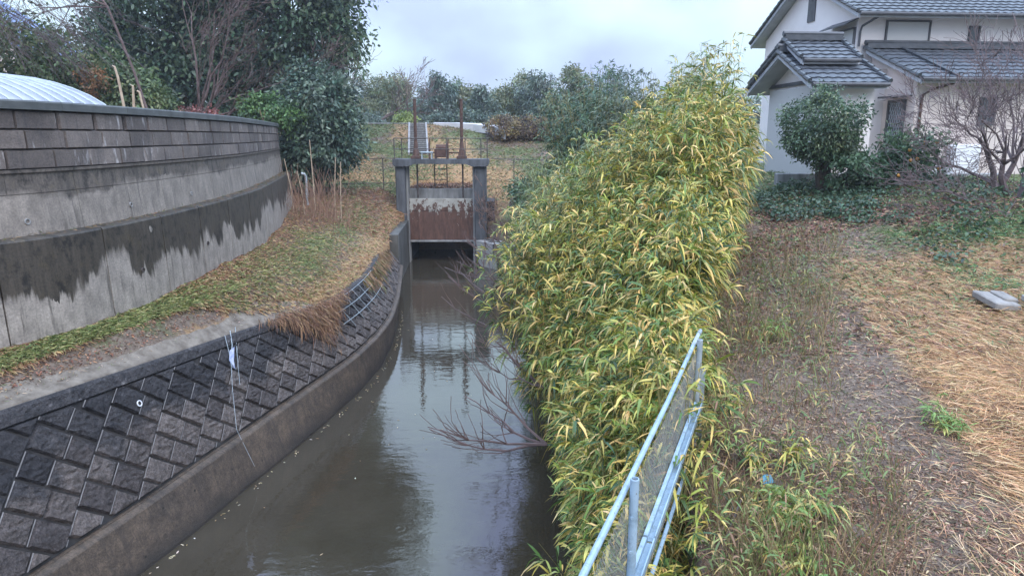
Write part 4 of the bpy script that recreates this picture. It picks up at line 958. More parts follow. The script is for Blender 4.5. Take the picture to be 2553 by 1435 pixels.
sasa('bamboo_thicket', b_, H_, l_, 'tallest farthest part of the bamboo thicket, its tips against the sky beside the house', 'bamboo', pal=[(.09, .14, .045, 3), (.15, .19, .065, 3), (.24, .25, .09, 2), (.06, .09, .04, 2), (.36, .31, .14, 1.2)], whorls=12, per=8, ll=(.18, .32), group='bamboo thicket on the right bank', loc=(2.8, 16, -3.2))
n = 26; Yy = rng.uniform(4.7, 6.0, n); X = fenceline(Yy) + rng.normal(-.05, .08, n); zb = terrain(X, Yy)
sasa('bamboo_thicket', np.stack([X, Yy, zb], 1), (rng.uniform(-1.95, -1.5, n) - zb), rng.normal(0, .12, (n, 2)), 'loose bamboo shoots growing through the far end of the pale blue fence', 'bamboo', whorls=5, per=6, ll=(.11, .22), group='bamboo thicket on the right bank', loc=(1.5, 5.4, -2.7))
n = 46; X = rng.uniform(2.6, 4.7, n); Yy = rng.uniform(13.5, 17.5, n); zb = terrain(X, Yy)
sasa('bamboo_thicket', np.stack([X, Yy, zb], 1), rng.uniform(3.5, 4.3, n), rng.normal(0, .05, (n, 2)), 'scattered taller bamboo shoots standing above the top of the thicket beside the house', 'bamboo', whorls=12, per=6, ll=(.16, .30), group='bamboo thicket on the right bank', loc=(3.6, 15.5, -2.2), dens_low=.55, spread=.07)
DKB = [(.05, .10, .06, 3), (.08, .135, .075, 3), (.13, .18, .09, 1.8), (.035, .065, .05, 1.6)]
for cx_, cy_, rr_, nn_, zt_, lab, pal_ in ((3.0, 25.5, 1.0, 190, 2.5, 'dark blue-green bamboo clump rising behind the thicket on the gate side', DKB), (1.75, 25.5, .9, 140, -.4, 'low pale olive bamboo clump at the water side of the dark clump', [(.10, .135, .06, 3), (.15, .17, .08, 2), (.06, .09, .05, 2)]),
        (4.3, 23, 1.1, 150, 2.0, 'grey-green bamboo clump whose tips show at the skyline behind the thicket', [(.08, .11, .07, 3), (.12, .14, .09, 2)]), (1.9, 20.5, .9, 190, -.1, 'olive green bamboo clump low over the water between gate and thicket', [(.10, .15, .06, 3), (.16, .19, .075, 2.4), (.25, .24, .10, 1.2), (.06, .09, .045, 1.5)]),
        (3.7, 28, 1.1, 130, 1.9, 'olive bamboo clump behind the dark blue-green one', OLIVE)):
    a_ = rng.uniform(0, 6.28, nn_); q_ = np.sqrt(rng.random(nn_)); X = cx_ + rr_*q_*np.cos(a_); Yy = cy_ + 1.3*rr_*q_*np.sin(a_); zb = terrain(X, Yy)
    Hh = (zt_ - zb - (q_**2) * 1.3) * rng.uniform(.75, 1.05, nn_)
    sasa('bamboo_clump', np.stack([X, Yy, zb], 1), Hh, np.stack([np.cos(a_)*q_*.22, np.sin(a_)*q_*.2], 1), lab, 'bamboo', pal=pal_, tips=pal_, whorls=18, per=8, ll=(.16, .3), aspect=.13, spread=.25, culm_r=.012, group='bamboo clumps near the gate', dens_low=.12)
tree('dark_shrub', (-.2, 32.3, -3.), 'dark green shrub beside the right pillar of the sluice gate', 'shrub', [(.7, 33.2, -2.7, .8, .7, .6), (1.6, 32, -2.8, 1.0, .8, .8)], 5000, .16, [(.04, .08, .045, 3), (.07, .115, .06, 2), (.10, .14, .07, 1)], .05, 3, cr=.16)
tree('dark_shrub', (1.5, 29, -3.), 'green shrub hanging over the white-streaked wing wall', 'shrub', [(1.9, 29.2, -3.4, .9, .8, .8), (2.4, 28, -2.4, 1.1, 1., 1.0)], 6000, .16, DKB, .05, 3, cr=.16)
e = empty('dead_creeper', (-1.0, 33.3, -3.2), 'brown dead creeper tangled over the right pillar base', 'creeper'); mb = MB()
for k in range(70): branches(mb, (-1.0 + rng.normal(0, .3), 33.25 + rng.normal(0, .15), -3.6 + rng.normal(0, .55)), rng.normal(0, 1, 3), .5, .012, 1, spread=.9, minr=.008, nseg=4)
mb.build('stems', plain('dead_stem', (.14, .08, .06), (.26, .16, .12), 5, .8, 0), e)

# overhanging bare branches above the water
def overhang(name, root, tips, label, r=.014):
    e = empty(name, root, label, 'branch', 'bare branches over the water'); mb = MB()
    for tp, sags in tips:
        root_ = np.array(root, float); tp = np.array(tp, float); pts = []
        for q in np.linspace(0, 1, 7): pts.append(root_ + (tp - root_) * q + np.array([0, 0, -sags*math.sin(math.pi*q)]) + rng.normal(0, .02, 3) * (0 < q < 1))
        mb.tube(pts, np.linspace(r, r*.3, 7), 5, False)
        for k in range(9):
            i = rng.integers(2, 6); d = (tp - root_) / np.linalg.norm(tp - root_) + rng.normal(0, .45, 3) + np.array([-.1, 0, .35])
            branches(mb, pts[i], d, .45 * rng.uniform(.5, 1.2), r*.5, 1, spread=.5, up=.1, nseg=4, kids=(1, 2), minr=.0045, wob=.12)
    mb.build('twigs', plain('reddish_twig', (.065, .042, .038), (.14, .09, .08), 6, .6, 0), e)
overhang('bare_branch', (.45, 8.2, -3.9), [((-1.15, 8.9, -4.0), .18), ((-1.1, 8.3, -3.7), .1), ((-.35, 8.8, -3.25), .05), ((-.7, 9.4, -3.7), .05)], 'leafless branch reaching over the water from the near bamboo, the lower of the two', .021)
overhang('bare_branch', (.5, 12.6, -3.6), [((-1.45, 13.6, -3.2), .3), ((-1.25, 13.0, -2.65), .1), ((-.75, 13.2, -2.3), .05), ((-1.1, 14.2, -2.8), .1), ((-.35, 12.9, -2.1), .0)], 'reddish leafless branch over the water below the gate, the upper of the two', .027)
overhang('bare_branch', (.5, 10.0, -3.8), [((-.55, 10.6, -3.55), .05), ((-.3, 10.9, -3.3), .05), ((-.2, 10.3, -3.2), .0)], 'thin leafless twigs between the upper and lower branches over the water', .015)

overhang('bare_branch', (.7, 17.2, -3.6), [((-1.5, 18.2, -3.3), .25), ((-1.2, 17.6, -2.6), .1), ((-.9, 17.9, -2.2), .05), ((-1.9, 18.9, -3.6), .2), ((-.6, 17.4, -1.9), .05)], 'dark leafless branch farthest up the channel, nearest the sluice opening', .032)
# weeds at the end of the wall
e = empty('dead_weeds', (-8.1, 28, -2.95), 'clump of tall dry reddish-brown weeds beside the end of the wall', 'weeds'); mb = MB(); mb2 = MB()
for k in range(120):
    x = -7.6 + rng.normal(0, .75); y = 26.8 + rng.normal(0, 1.1); z = tz(x, y); h = rng.uniform(.5, 1.5)
    branches(mb, (x, y, z - .05), (rng.normal(0, .2), rng.normal(0, .2), 1), h, .011, 1, spread=.4, minr=.007, nseg=4, kids=(2, 3))
mb.build('stems', plain('red_brown_stem', (.15, .085, .06), (.30, .18, .12), 5, .8, 0), e)
for px_, y, h, lean, lab in ((-7.95, 27.6, 3.1, -.06, 'tallest pale cane in the dead weeds'), (-7.25, 27.9, 2.6, .15, 'second tallest pale cane, right of the tallest'), (-7.05, 28.1, 2.45, .1, 'pale cane close right of the second tallest'), (-8.75, 27.4, 2.2, -.25, 'pale cane leaning left beside the wall end'), (-8.35, 27.5, 1.8, -.2, 'short leaning cane between the wall end and the tallest cane'), (-9.3, 28.2, 1.4, .08, 'short pale cane nearest the wall end')):
    mb = MB(); z = tz(px_, y); mb.tube([(px_, y, z - .1), (px_ + lean*.3, y, z + h*.5), (px_ + lean, y, z + h)], [.028, .024, .016], 6); tag(mb.build('dry_cane', M_CANE), lab, 'cane', 'dry canes at the wall end')
mb = MB(); mb.tube([(-9.15, 30.6, -3.), (-9.15, 30.6, -1.75), (-9.2, 30.55, -1.62), (-9.32, 30.5, -1.6)], .06, 10); tag(mb.build('drain_pipe', M_GALV), 'short bent grey pipe standing at the end of the lower wall', 'pipe')

# ------------------------------------------------------------------ ground cover
def scatter(n, xf, y0, y1, pw=1.6):
    u = rng.random(n); a = y0 ** (1 - pw); b = y1 ** (1 - pw); y = (a + (b - a) * u) ** (1 / (1 - pw)); return xf(y, rng.random(n)), y
XK = lambda i, y: np.interp(y, KY, KN[i][0])
def cover(name, x, y, Ln, Wd, ang, lift, tilt, c0, c1, bend=.4, m=None, label=None):
    n = len(x); P = np.stack([x, y, terrain(x, y) + lift], 1); D = np.stack([np.cos(ang), np.sin(ang), tilt], 1)
    return tag(leaves(name, P, D, Ln, Wd, bend, c0, c1, m or M_STRAW, None), kind='stuff')
# left bank
x, y = scatter(52000, lambda y, u: XK(2, y) + .5 + (XK(4, y) + .12 - np.interp(y, [12.5, 15.5], [.66, 0]) - XK(2, y) - .5) * u, 7.5, 34, 1.9)
zn = zones(x, y); k = rng.random(len(x)); g = k < zn[:, 1] * .95 + .12
cg = pick([(.085, .11, .032, 3), (.14, .16, .05, 3), (.25, .235, .10, 2.4), (.05, .075, .025, 1)], len(x)); cs = pick([(.30, .19, .09, 3), (.20, .11, .06, 2.6), (.36, .26, .13, 1.3), (.11, .065, .045, 2)], len(x))
c = np.where(g[:, None], cg, cs)
cover('bank_grass', x, y, rng.uniform(.07, .2, len(x)), rng.uniform(.006, .013, len(x)) * (1 + y / 18), rng.normal(-.5, 1.0, len(x)), .012, np.where(g, rng.uniform(.25, 1.0, len(x)), rng.uniform(-.05, .35, len(x))), c, c * 1.15)
x, y = scatter(16000, lambda y, u: XK(2, y) + .5 + (XK(4, y) - XK(2, y) - .5) * u ** 2.4 * .8, 7.5, 33, 1.7)
c = pick([(.20, .10, .06, 3), (.30, .17, .09, 2), (.13, .065, .045, 2)], len(x)); cover('fallen_leaves', x, y, rng.uniform(.03, .075, len(x)), rng.uniform(.010, .022, len(x)) * (1 + y / 25), rng.uniform(0, 6.28, len(x)), .02, rng.uniform(-.1, .3, len(x)), c, c)
x, y = scatter(2600, lambda y, u: XK(4, y) - .75 + .7 * u, 7.0, 15.5, 1.7); c = pick([(.40, .33, .24, 2), (.26, .18, .11, 2), (.15, .10, .07, 2), (.12, .15, .05, 1)], len(x)); cover('crown_debris', x, y, rng.uniform(.02, .08, len(x)), rng.uniform(.004, .012, len(x)), rng.uniform(0, 6.28, len(x)), .03, rng.normal(.05, .2, len(x)), c, c, .2)
n = 1500; q = rng.uniform(.5, WL - .4, n); P = np.array([wp(a, -.40 + .30 * rng.random() ** 2, -1.487) for a in q]); c = pick([(.22, .14, .08, 3), (.12, .085, .055, 3), (.08, .11, .035, 1.5)], n)
tag(leaves('ledge_litter', P, np.stack([rng.normal(0, 1, n), rng.normal(0, 1, n), rng.uniform(-.1, .5, n)], 1), rng.uniform(.05, .2, n), rng.uniform(.006, .014, n), .4, c, c, M_STRAW, None), kind='stuff')
# bare pale soil strip on the revetment crown stays free; dead grass hanging over its far part
n = 3600; y = rng.normal(15.5, .75, n).clip(13.4, 17.6); s_ = np.interp(y, RG, ARC); P = []
tt = TL + .08 - np.abs(rng.normal(0, .40, n)) * np.exp(-((y - 15.6) / 1.0) ** 2) * 1.3 + rng.uniform(-.05, .12, n)
for i in range(n): P.append(rv(s_[i], tt[i], .06 + rng.random() * .12))
P = np.array(P); D = np.stack([rng.normal(.4, .5, n), rng.normal(0, .8, n), rng.normal(-.35, .5, n)], 1); c = pick([(.24, .14, .075, 3), (.14, .075, .05, 3), (.34, .22, .12, 1.5), (.08, .05, .035, 1.5)], n)
e = empty('dead_grass_overhang', (-4.6, 15.2, -4.0), 'heap of dead brown grass hanging over the revetment edge', 'dead grass'); leaves('blades', P, D, rng.uniform(.12, .36, n), rng.uniform(.006, .013, n), rng.uniform(.1, .9, n), c, c * 1.1, M_STRAW, e)
n = 1300; y = rng.uniform(19.5, 27.5, n); s_ = np.interp(y, RG, ARC); tt = TL + .05 - np.abs(rng.normal(0, .35, n)); P = np.array([rv(s_[i], tt[i], .04 + rng.random()*.06) for i in range(n)])
c = pick([(.24, .15, .08, 3), (.14, .085, .05, 2), (.12, .14, .05, 1)], n); e = empty('dead_grass_overhang', (-4.8, 23.5, -4.3), 'thin dead grass creeping down the far end of the revetment', 'dead grass')
leaves('blades', P, np.stack([rng.uniform(.1, .9, n), rng.normal(0, .6, n), -rng.uniform(.2, 1., n)], 1), rng.uniform(.15, .45, n), rng.uniform(.012, .022, n), .3, c, c, M_STRAW, e)
x = []; y = rng.uniform(7.5, 24, 150); x = np.interp(y, RG, RW) + np.abs(rng.normal(0, .05, 150)) + .1; o_ = rng.random(150) < .2; x = np.where(o_, x + rng.uniform(0, 3.2, 150), x); x = np.minimum(x, .3)
c = pick([(.45, .38, .24, 2), (.25, .18, .10, 2), (.55, .52, .42, .8)], 150); o = leaves('floating_leaves', np.stack([x, y, np.full(150, -6.192)], 1), np.stack([rng.normal(0, 1, 150), rng.normal(0, 1, 150), np.zeros(150)], 1), rng.uniform(.03, .09, 150), rng.uniform(.012, .025, 150), 0., c, c, M_STRAW, None, np.tile([0, 0, 1.], (150, 1))); tag(o, kind='stuff')
# right bank straw
def sx(y, u): return np.maximum(2.85 + (y - 4) * .25, bedge(y) + .3) + u ** .9 * np.minimum(8.5, 1.2 + y * .75)
x, y = scatter(170000, sx, 2.6, 13.5, 1.75); zn = zones(x, y); keep = rng.random(len(x)) < zn[:, 0] * 1.1 + .05; x, y = x[keep], y[keep]
ang = -.45 + (vnoise(x, y, .6, 41) - .5) * 2.6 + rng.normal(0, .62, len(x)); c = pick([(.50, .30, .15, 4), (.34, .19, .10, 3), (.62, .45, .26, 1.8), (.13, .07, .04, 1.8), (.30, .26, .10, .9)], len(x), .15)
cover('dry_straw', x, y, rng.uniform(.09, .30, len(x)), rng.uniform(.0022, .0055, len(x)), ang, rng.uniform(.0, .07, len(x)), rng.normal(.05, .2, len(x)), c, c * 1.15, .25)
# grass and weeds on the right
def rx_(y, u): return bedge(y) + .12 + u * np.minimum(10., 1.5 + y * .75)
x, y = scatter(70000, rx_, 2.6, 21, 1.75); zn = zones(x, y); keep = rng.random(len(x)) < zn[:, 1] * .9 + .035; x, y = x[keep], y[keep]
c = pick([(.085, .125, .04, 3), (.13, .17, .06, 3), (.21, .20, .09, 2), (.06, .09, .035, 1.5), (.24, .15, .08, 1.2)], len(x)); cover('wild_grass', x, y, rng.uniform(.05, .17, len(x)), rng.uniform(.005, .011, len(x)) * (1 + y / 16), rng.uniform(0, 6.28, len(x)), 0, rng.uniform(.2, 1.4, len(x)), c, c * 1.2, .5, M_LEAF)
x, y = scatter(60000, rx_, 2.6, 21, 1.6); kk = (vnoise(x, y, 2.3, 71) * .6 + vnoise(x, y, 7., 72) * .4) > rng.uniform(.38, .62, len(x)); x, y = x[kk], y[kk]; c = pick([(.17, .10, .065, 3), (.27, .17, .11, 2.5), (.10, .06, .045, 2.5), (.40, .30, .19, 1), (.20, .085, .06, 1.2)], len(x))
cover('leaf_litter', x, y, rng.uniform(.025, .075, len(x)), rng.uniform(.004, .011, len(x)) * (1 + y / 16), rng.uniform(0, 6.28, len(x)), .012, rng.normal(.05, .18, len(x)), c, c * 1.1, .2)
x, y = scatter(46000, lambda y, u: bedge(y) * .9 + .4 + u * np.minimum(8., 2 + y * .45), 7.5, 21.5, .6); zn = zones(x, y); k = rng.random(len(x)); g = k < zn[:, 1] * .75 + .12
c = np.where(g[:, None], pick([(.08, .13, .045, 3), (.125, .17, .06, 3), (.18, .19, .08, 1.5), (.05, .085, .035, 2)], len(x)), pick([(.21, .12, .075, 3), (.14, .075, .055, 3), (.30, .20, .11, 1.6), (.085, .055, .045, 2)], len(x)))
cover('rough_grass', x, y, rng.uniform(.06, .2, len(x)), rng.uniform(.012, .026, len(x)), rng.uniform(0, 6.28, len(x)), 0, np.where(g, rng.uniform(.2, 1.5, len(x)), rng.uniform(-.1, .5, len(x))), c, c * 1.2, .4, M_LEAF)
x, y = scatter(90000, lambda y, u: bedge(y) * 1.0 - .05 + u ** 1.15 * np.minimum(4.5, 1.6 + y * .42), 2.6, 12, 1.9); c = pick([(.15, .095, .06, 3), (.23, .155, .10, 2.5), (.085, .055, .04, 3), (.36, .28, .18, .8), (.12, .13, .06, .8)], len(x))
cover('fine_debris', x, y, rng.uniform(.012, .05, len(x)) * (1 + y / 16), rng.uniform(.003, .008, len(x)) * (1 + y / 14), rng.uniform(0, 6.28, len(x)), .006, rng.normal(.08, .25, len(x)), c, c * 1.1, .2)
x, y = scatter(7000, rx_, 2.6, 13, 1.7); c = pick([(.50, .36, .20, 2), (.38, .24, .12, 2), (.28, .17, .10, 2)], len(x)); cover('straw_bits', x, y, rng.uniform(.06, .22, len(x)), rng.uniform(.003, .006, len(x)), rng.uniform(0, 6.28, len(x)), .02, rng.normal(.03, .15, len(x)), c, c, .15)
# thin upright weed stalks between fence and path
x, y = scatter(6500, lambda y, u: bedge(y) + .1 + u ** 1.3 * (1.15 + .10 * y), 3.6, 14, 1.2); c = pick([(.16, .10, .06, 3), (.22, .16, .09, 2), (.12, .14, .05, 2)], len(x))
cover('weed_stalks', x, y, rng.uniform(.15, .62, len(x)) * np.clip(vnoise(x, y, 1.6, 77) * 1.7, .3, 1.2), rng.uniform(.004, .008, len(x)), rng.uniform(0, 6.28, len(x)), 0, rng.uniform(1.2, 4.5, len(x)), c, c * 1.1, .1)
x, y = scatter(8000, lambda y, u: bedge(y) + .1 + u ** 1.4 * (1.1 + .09 * y), 3.4, 14, 1.3); kk = vnoise(x, y, 1.9, 91) * .6 + vnoise(x, y, 5, 92) * .4 > rng.uniform(.42, .64, len(x)); x, y = x[kk], y[kk]; c = pick([(.10, .145, .04, 3), (.17, .19, .06, 2), (.34, .24, .09, 1.6), (.22, .13, .07, 1.2)], len(x))
cover('weed_leaves', x, y, rng.uniform(.06, .14, len(x)), rng.uniform(.008, .016, len(x)), rng.uniform(0, 6.28, len(x)), rng.uniform(.02, .38, len(x)), rng.normal(.2, .5, len(x)), c, c * 1.15, .6, M_LEAF)
# levee grass
x = rng.uniform(-14, 4, 26000); y = rng.uniform(34.8, 48.2, 26000); ok = ~((x > -7.2 + (48.3 - y)*.133) & (x < -5.8 + (48.3 - y)*.133) & (y > 42)); x, y = x[ok], y[ok]; zn = zones(x, y); g = rng.random(len(x)) < zn[:, 1]
c = np.where(g[:, None], pick([(.10, .14, .055, 3), (.15, .18, .075, 2)], len(x)), pick([(.22, .16, .09, 3), (.17, .11, .07, 2), (.27, .22, .12, 1)], len(x))); cover('levee_grass', x, y, rng.uniform(.15, .35, len(x)), rng.uniform(.03, .05, len(x)), rng.uniform(0, 6.28, len(x)), 0, rng.uniform(.2, 1.2, len(x)), c, c, .4)
# dead grass and leaves around the abutment
x = rng.uniform(-9.5, -4.9, 12000); y = rng.uniform(27, 35.3, 12000); ok = x < XK(4, y) + .02; x, y = x[ok], y[ok]; c = pick([(.26, .14, .08, 3), (.17, .085, .055, 3), (.12, .15, .05, 1.6), (.33, .22, .12, 1)], len(x)); cover('dead_grass', x, y, rng.uniform(.12, .3, len(x)), rng.uniform(.02, .035, len(x)), rng.uniform(0, 6.28, len(x)), 0, rng.uniform(.05, .8, len(x)), c, c, .5)
x = rng.uniform(-5.2, -1.9, 2600); y = rng.uniform(34.75, 38.2, 2600); c = pick([(.20, .11, .07, 3), (.10, .065, .05, 3), (.28, .18, .10, 1)], 2600); n = 2600
o = leaves('fallen_leaves', np.stack([x, y, np.full(n, -2.57)], 1), np.stack([rng.normal(0, 1, n), rng.normal(0, 1, n), rng.uniform(0, 1.0, n)], 1), .2, .05, .2, c, c, M_STRAW, None); tag(o, kind='stuff')
# dark creeping ground cover by the house
for n_, xa, xb, ya, yb, hh, pal_, nm in ((9000, 5.9, 11.2, 15.0, 18.6, .22, [(.03, .06, .035, 3), (.05, .09, .05, 2), (.09, .13, .08, .8)], 'ivy_cover'), (7500, 7.0, 10.8, 10.8, 15.4, .16, [(.045, .085, .045, 3), (.07, .125, .06, 2.5), (.03, .05, .03, 2), (.12, .07, .05, .8)], 'creeper_cover')):
    x = rng.uniform(xa, xb, n_); y = rng.uniform(ya, yb, n_); m_ = vnoise(x, y, .8, 51) * .6 + vnoise(x, y, 2.6, 53) * .4 > rng.uniform(.32, .62, n_); x, y = x[m_], y[m_]; n = len(x); c = pick(pal_, n)
    P = np.stack([x, y, terrain(x, y) + rng.random(n) * hh * (.4 + vnoise(x, y, 1.4, 52))], 1); tag(leaves(nm, P, np.stack([rng.normal(0, 1, n), rng.normal(-.3, 1, n), rng.normal(.1, .5, n)], 1), rng.uniform(.06, .12, n), rng.uniform(.03, .065, n), .3, c, c * 1.15, M_LEAF, None), kind='stuff')

x, y = scatter(15000, lambda y, u: bedge(y) + .2 + u * 7.5, 12.3, 18.2, 1.01); kk = vnoise(x, y, 1.1, 81) > .36; x, y = x[kk], y[kk]; c = pick([(.16, .075, .055, 3), (.25, .13, .09, 2.4), (.085, .05, .04, 3), (.33, .22, .13, 1)], len(x)); cover('bank_litter', x, y, rng.uniform(.05, .12, len(x)), rng.uniform(.022, .045, len(x)), rng.uniform(0, 6.28, len(x)), .015, rng.normal(.15, .3, len(x)), c, c * 1.1, .3)
x, y = scatter(9000, lambda y, u: 6.6 + .12 * (y - 9) + u * 3.2, 9.5, 12.6, 1.01); kk = vnoise(x, y, .7, 83) > .38; x, y = x[kk], y[kk]; c = pick([(.06, .14, .05, 3), (.10, .19, .06, 2), (.05, .10, .045, 2)], len(x)); cover('green_grass', x, y, rng.uniform(.08, .2, len(x)), rng.uniform(.008, .016, len(x)), rng.uniform(0, 6.28, len(x)), 0, rng.uniform(.3, 1.6, len(x)), c, c * 1.2, .5, M_LEAF)
# small plants on the right ground
def sprout(x, y, n, h, lab, pal=SASA, tips=TIPS, name='bamboo_sprout', sp=.12, whorls=4, ll=(.09, .17)):
    X = x + rng.normal(0, sp, n); Yy = y + rng.normal(0, sp, n); zb = terrain(X, Yy)
    sasa(name, np.stack([X, Yy, zb], 1), h * rng.uniform(.6, 1.1, n), rng.normal(0, .3, (n, 2)), lab, 'plant', pal=pal, tips=tips, whorls=whorls, per=5, ll=ll, aspect=.11, culm_r=.003, group='bamboo sprouts on the path side', spread=.03, loc=(x, y, tz(x, y)), dens_low=.3)
GR = [(.10, .18, .04, 3), (.16, .24, .06, 2), (.30, .28, .09, .8)]
#@@SPROUTS
for (x, y, n, h, lab, sp) in ((1.30, 4.30, 8, .34, 'yellowing bamboo sprout beside the bottom rail of the fence', .06), (1.98, 5.2, 5, .34, 'tall thin bamboo sprout just behind the blue litter', .05), (2.3, 5.1, 6, .36, 'single-stemmed bamboo sprout right of the blue litter', .05),
        (2.0, 4.45, 24, .24, 'largest bright green bamboo sprout patch, in front of the blue litter', .14), (1.8, 3.95, 14, .22, 'green bamboo sprout patch at the bottom photo edge', .11), (1.86, 4.72, 5, .15, 'small green tuft between the blue litter and the fallen stick', .05),
        (3.15, 8.1, 9, .3, 'bamboo sprout at the foot of the thicket beside the bare path', .12), (2.1, 6.2, 8, .26, 'green sprout between the fence end and the path', .10)):
    sprout(x, y, n, h, lab, GR if n > 8 else SASA, TIPS, sp=sp)
sprout(3.9, 5.7, 16, .17, 'green grass tuft in the middle of the orange straw', GR, GR, 'grass_tuft', .09, 3, (.08, .15))
mb = MB(); p = [(1.36, 3.95), (1.42, 4.12), (1.58, 4.4), (1.76, 4.72)]; mb.tube([(x, y, tz(x, y) + .03 + .02*i) for i, (x, y) in enumerate(p)], [.012, .011, .010, .006], 6); mb.tube([(1.58, 4.4, tz(1.58, 4.4) + .07), (1.62, 4.55, tz(1.62, 4.55) + .09)], [.006, .003], 5)
tag(mb.build('fallen_stick', M_BARK), 'long thin brown stick lying beside the fence', 'stick')
mb = MB(); z = tz(2.03, 4.96) + .05; f = lambda x, y, zz: (2.03 + .75*x - .25*y, 4.96 + .25*x + .75*y, z + zz)
mb.add([f(-.07, -.03, 0), f(.06, -.035, .0), f(.07, .03, .035), f(.0, .045, .05), f(-.065, .03, .03), f(-.02, 0, .055), f(.03, -.005, .06)], [(0, 1, 6, 5), (1, 2, 6), (2, 3, 5, 6), (3, 4, 5), (4, 0, 5)])
tag(mb.build('plastic_scrap', plain('blue_plastic', (.06, .22, .36), (.16, .40, .52), 8, .35, .1)), 'crumpled piece of light blue plastic litter on the ground', 'litter')
for x, y, sc, lab in ((6.55, 8.95, .85, 'pale broken concrete slab tilted on the grass, the left larger piece'), (7.05, 8.8, .7, 'pale broken concrete slab with a dark edge, the right piece')):
    mb = MB(); z = tz(x, y); c_, s__ = math.cos(.25), math.sin(.25)
    fr = lambda a, b_, h: (x + sc*(a*c_ - b_*s__), y + sc*(a*s__ + b_*c_), z + .12 + h*sc + .25*b_*sc - (.12*a if sc < 1 else -.05*a))
    mb.bbox(-.26, .26, -.22, .24, -.12, .0, .02, fr); mb.bbox(.05, .33, -.1, .2, -.1, .045, .02, fr); tag(mb.build('concrete_slab', plain('broken_concrete', (.12, .11, .10), (.30, .28, .255), 4, .8, .4, .02)), lab, 'slab', 'concrete slabs')

# ------------------------------------------------------------------ pale blue fence
fc = empty('blue_fence', (1.0, 4.2, -2.72), 'pale blue painted steel pipe fence with wire mesh along the bamboo', 'fence')
FP = lambda y, z, off=0: (fenceline(y) + off, y - off * .4, z)
mb = MB(); mb.tube([FP(.3, -1.74, -.02), FP(1.6, -1.738, -.024), FP(3.11, -1.74, -.02), FP(4.3, -1.733, -.014), FP(5.5, -1.72, -.02)], .0165, 10); mb.build('top_rail', M_BLUEP, fc)
mb = MB(); mb.tube([FP(5.48, -1.72, -.02), FP(5.95, -1.72, -.02)], .019, 8); mb.build('top_rail', M_GALV, fc)
mb = MB()
for ya, yb in ((.3, 3.45), (3.47, 5.45)):
    for (o0, o1, za, zb) in ((.018, .040, -2.235, -2.195), (.040, .075, -2.235, -2.228), (.075, .082, -2.235, -2.19)):
        P = [FP(ya, za, o0), FP(ya, za, o1), FP(ya, zb, o1), FP(ya, zb, o0), FP(yb, za, o0), FP(yb, za, o1), FP(yb, zb, o1), FP(yb, zb, o0)]
        mb.add(P, [(3, 2, 1, 0), (4, 5, 6, 7), (0, 1, 5, 4), (1, 2, 6, 5), (2, 3, 7, 6), (3, 0, 4, 7)])
mb.build('middle_rail', M_BLUEP, fc)
mb = MB(); mb.tube([FP(.3, -2.63, .03), FP(5.4, -2.63, .03)], .014, 8); mb.build('bottom_rail', M_BLUEP, fc)
def post(y, top, m_, r=.023):
    mb = MB(); n = 16; vs = []; cx_, cy_ = fenceline(y) + .03, y - .012; zb = tz(cx_, cy_) - .3
    for (rr, z) in ((r, zb), (r, top - .004), (r - .002, top), (r - .006, top), (r - .006, top - .05)):
        for k in range(n): th = 2*math.pi*k/n; vs.append((cx_ + rr*math.cos(th), cy_ + rr*math.sin(th), z))
    mb.add(vs, [(i*n + k, i*n + (k+1) % n, (i+1)*n + (k+1) % n, (i+1)*n + k) for i in range(4) for k in range(n)] + [tuple(4*n + k for k in range(n))])
    for z in (-1.86, -2.05, -2.3, -2.48):
        mb.tube([(cx_ - .01, cy_ - r - .004, z), (cx_ - .01, cy_ - r + .01, z)], .009, 8)
    return mb.build('post', m_, fc, False)
p_ = post(3.11, -1.655, M_BLUEP); post(5.5, -1.66, M_GALV, .024); post(.7, -1.655, M_BLUEP)
mb = MB(); n = 14; mb.add([(fenceline(3.11) + .03 + .016*math.cos(2*math.pi*k/n), 3.11 - .012 + .016*math.sin(2*math.pi*k/n), -1.668) for k in range(n)], [tuple(range(n))]); mb.build('rust_plug', M_RUST, fc)
mb = MB()
for k in range(130):
    y = .4 + k * .045; 
    for sg in (1, -1):
        ya, yb = (y, y + .9) if sg > 0 else (y + .9, y); za, zb = -2.62, -1.76
        if max(ya, yb) > 5.5:
            q = (5.5 - min(ya, yb)) / .9
            if q <= 0.02: continue
            if sg > 0: yb = 5.5; zb = za + (zb - za) * q
            else: ya = 5.5; za = zb + (za - zb) * q
        mb.tube([FP(ya, za, .006*sg), FP(yb, zb, .006*sg)], .0012, 3, False)
mb.build('wire_mesh', M_WIRE, fc)
mb = MB(); mb.box(fenceline(5.62) + .03, fenceline(5.62) + .065, 5.56, 5.57, -2.8, -1.95); mb.box(fenceline(5.62) + .061, fenceline(5.62) + .066, 5.575, 5.62, -2.8, -1.95); mb.build('angle_post', M_GALV, fc)

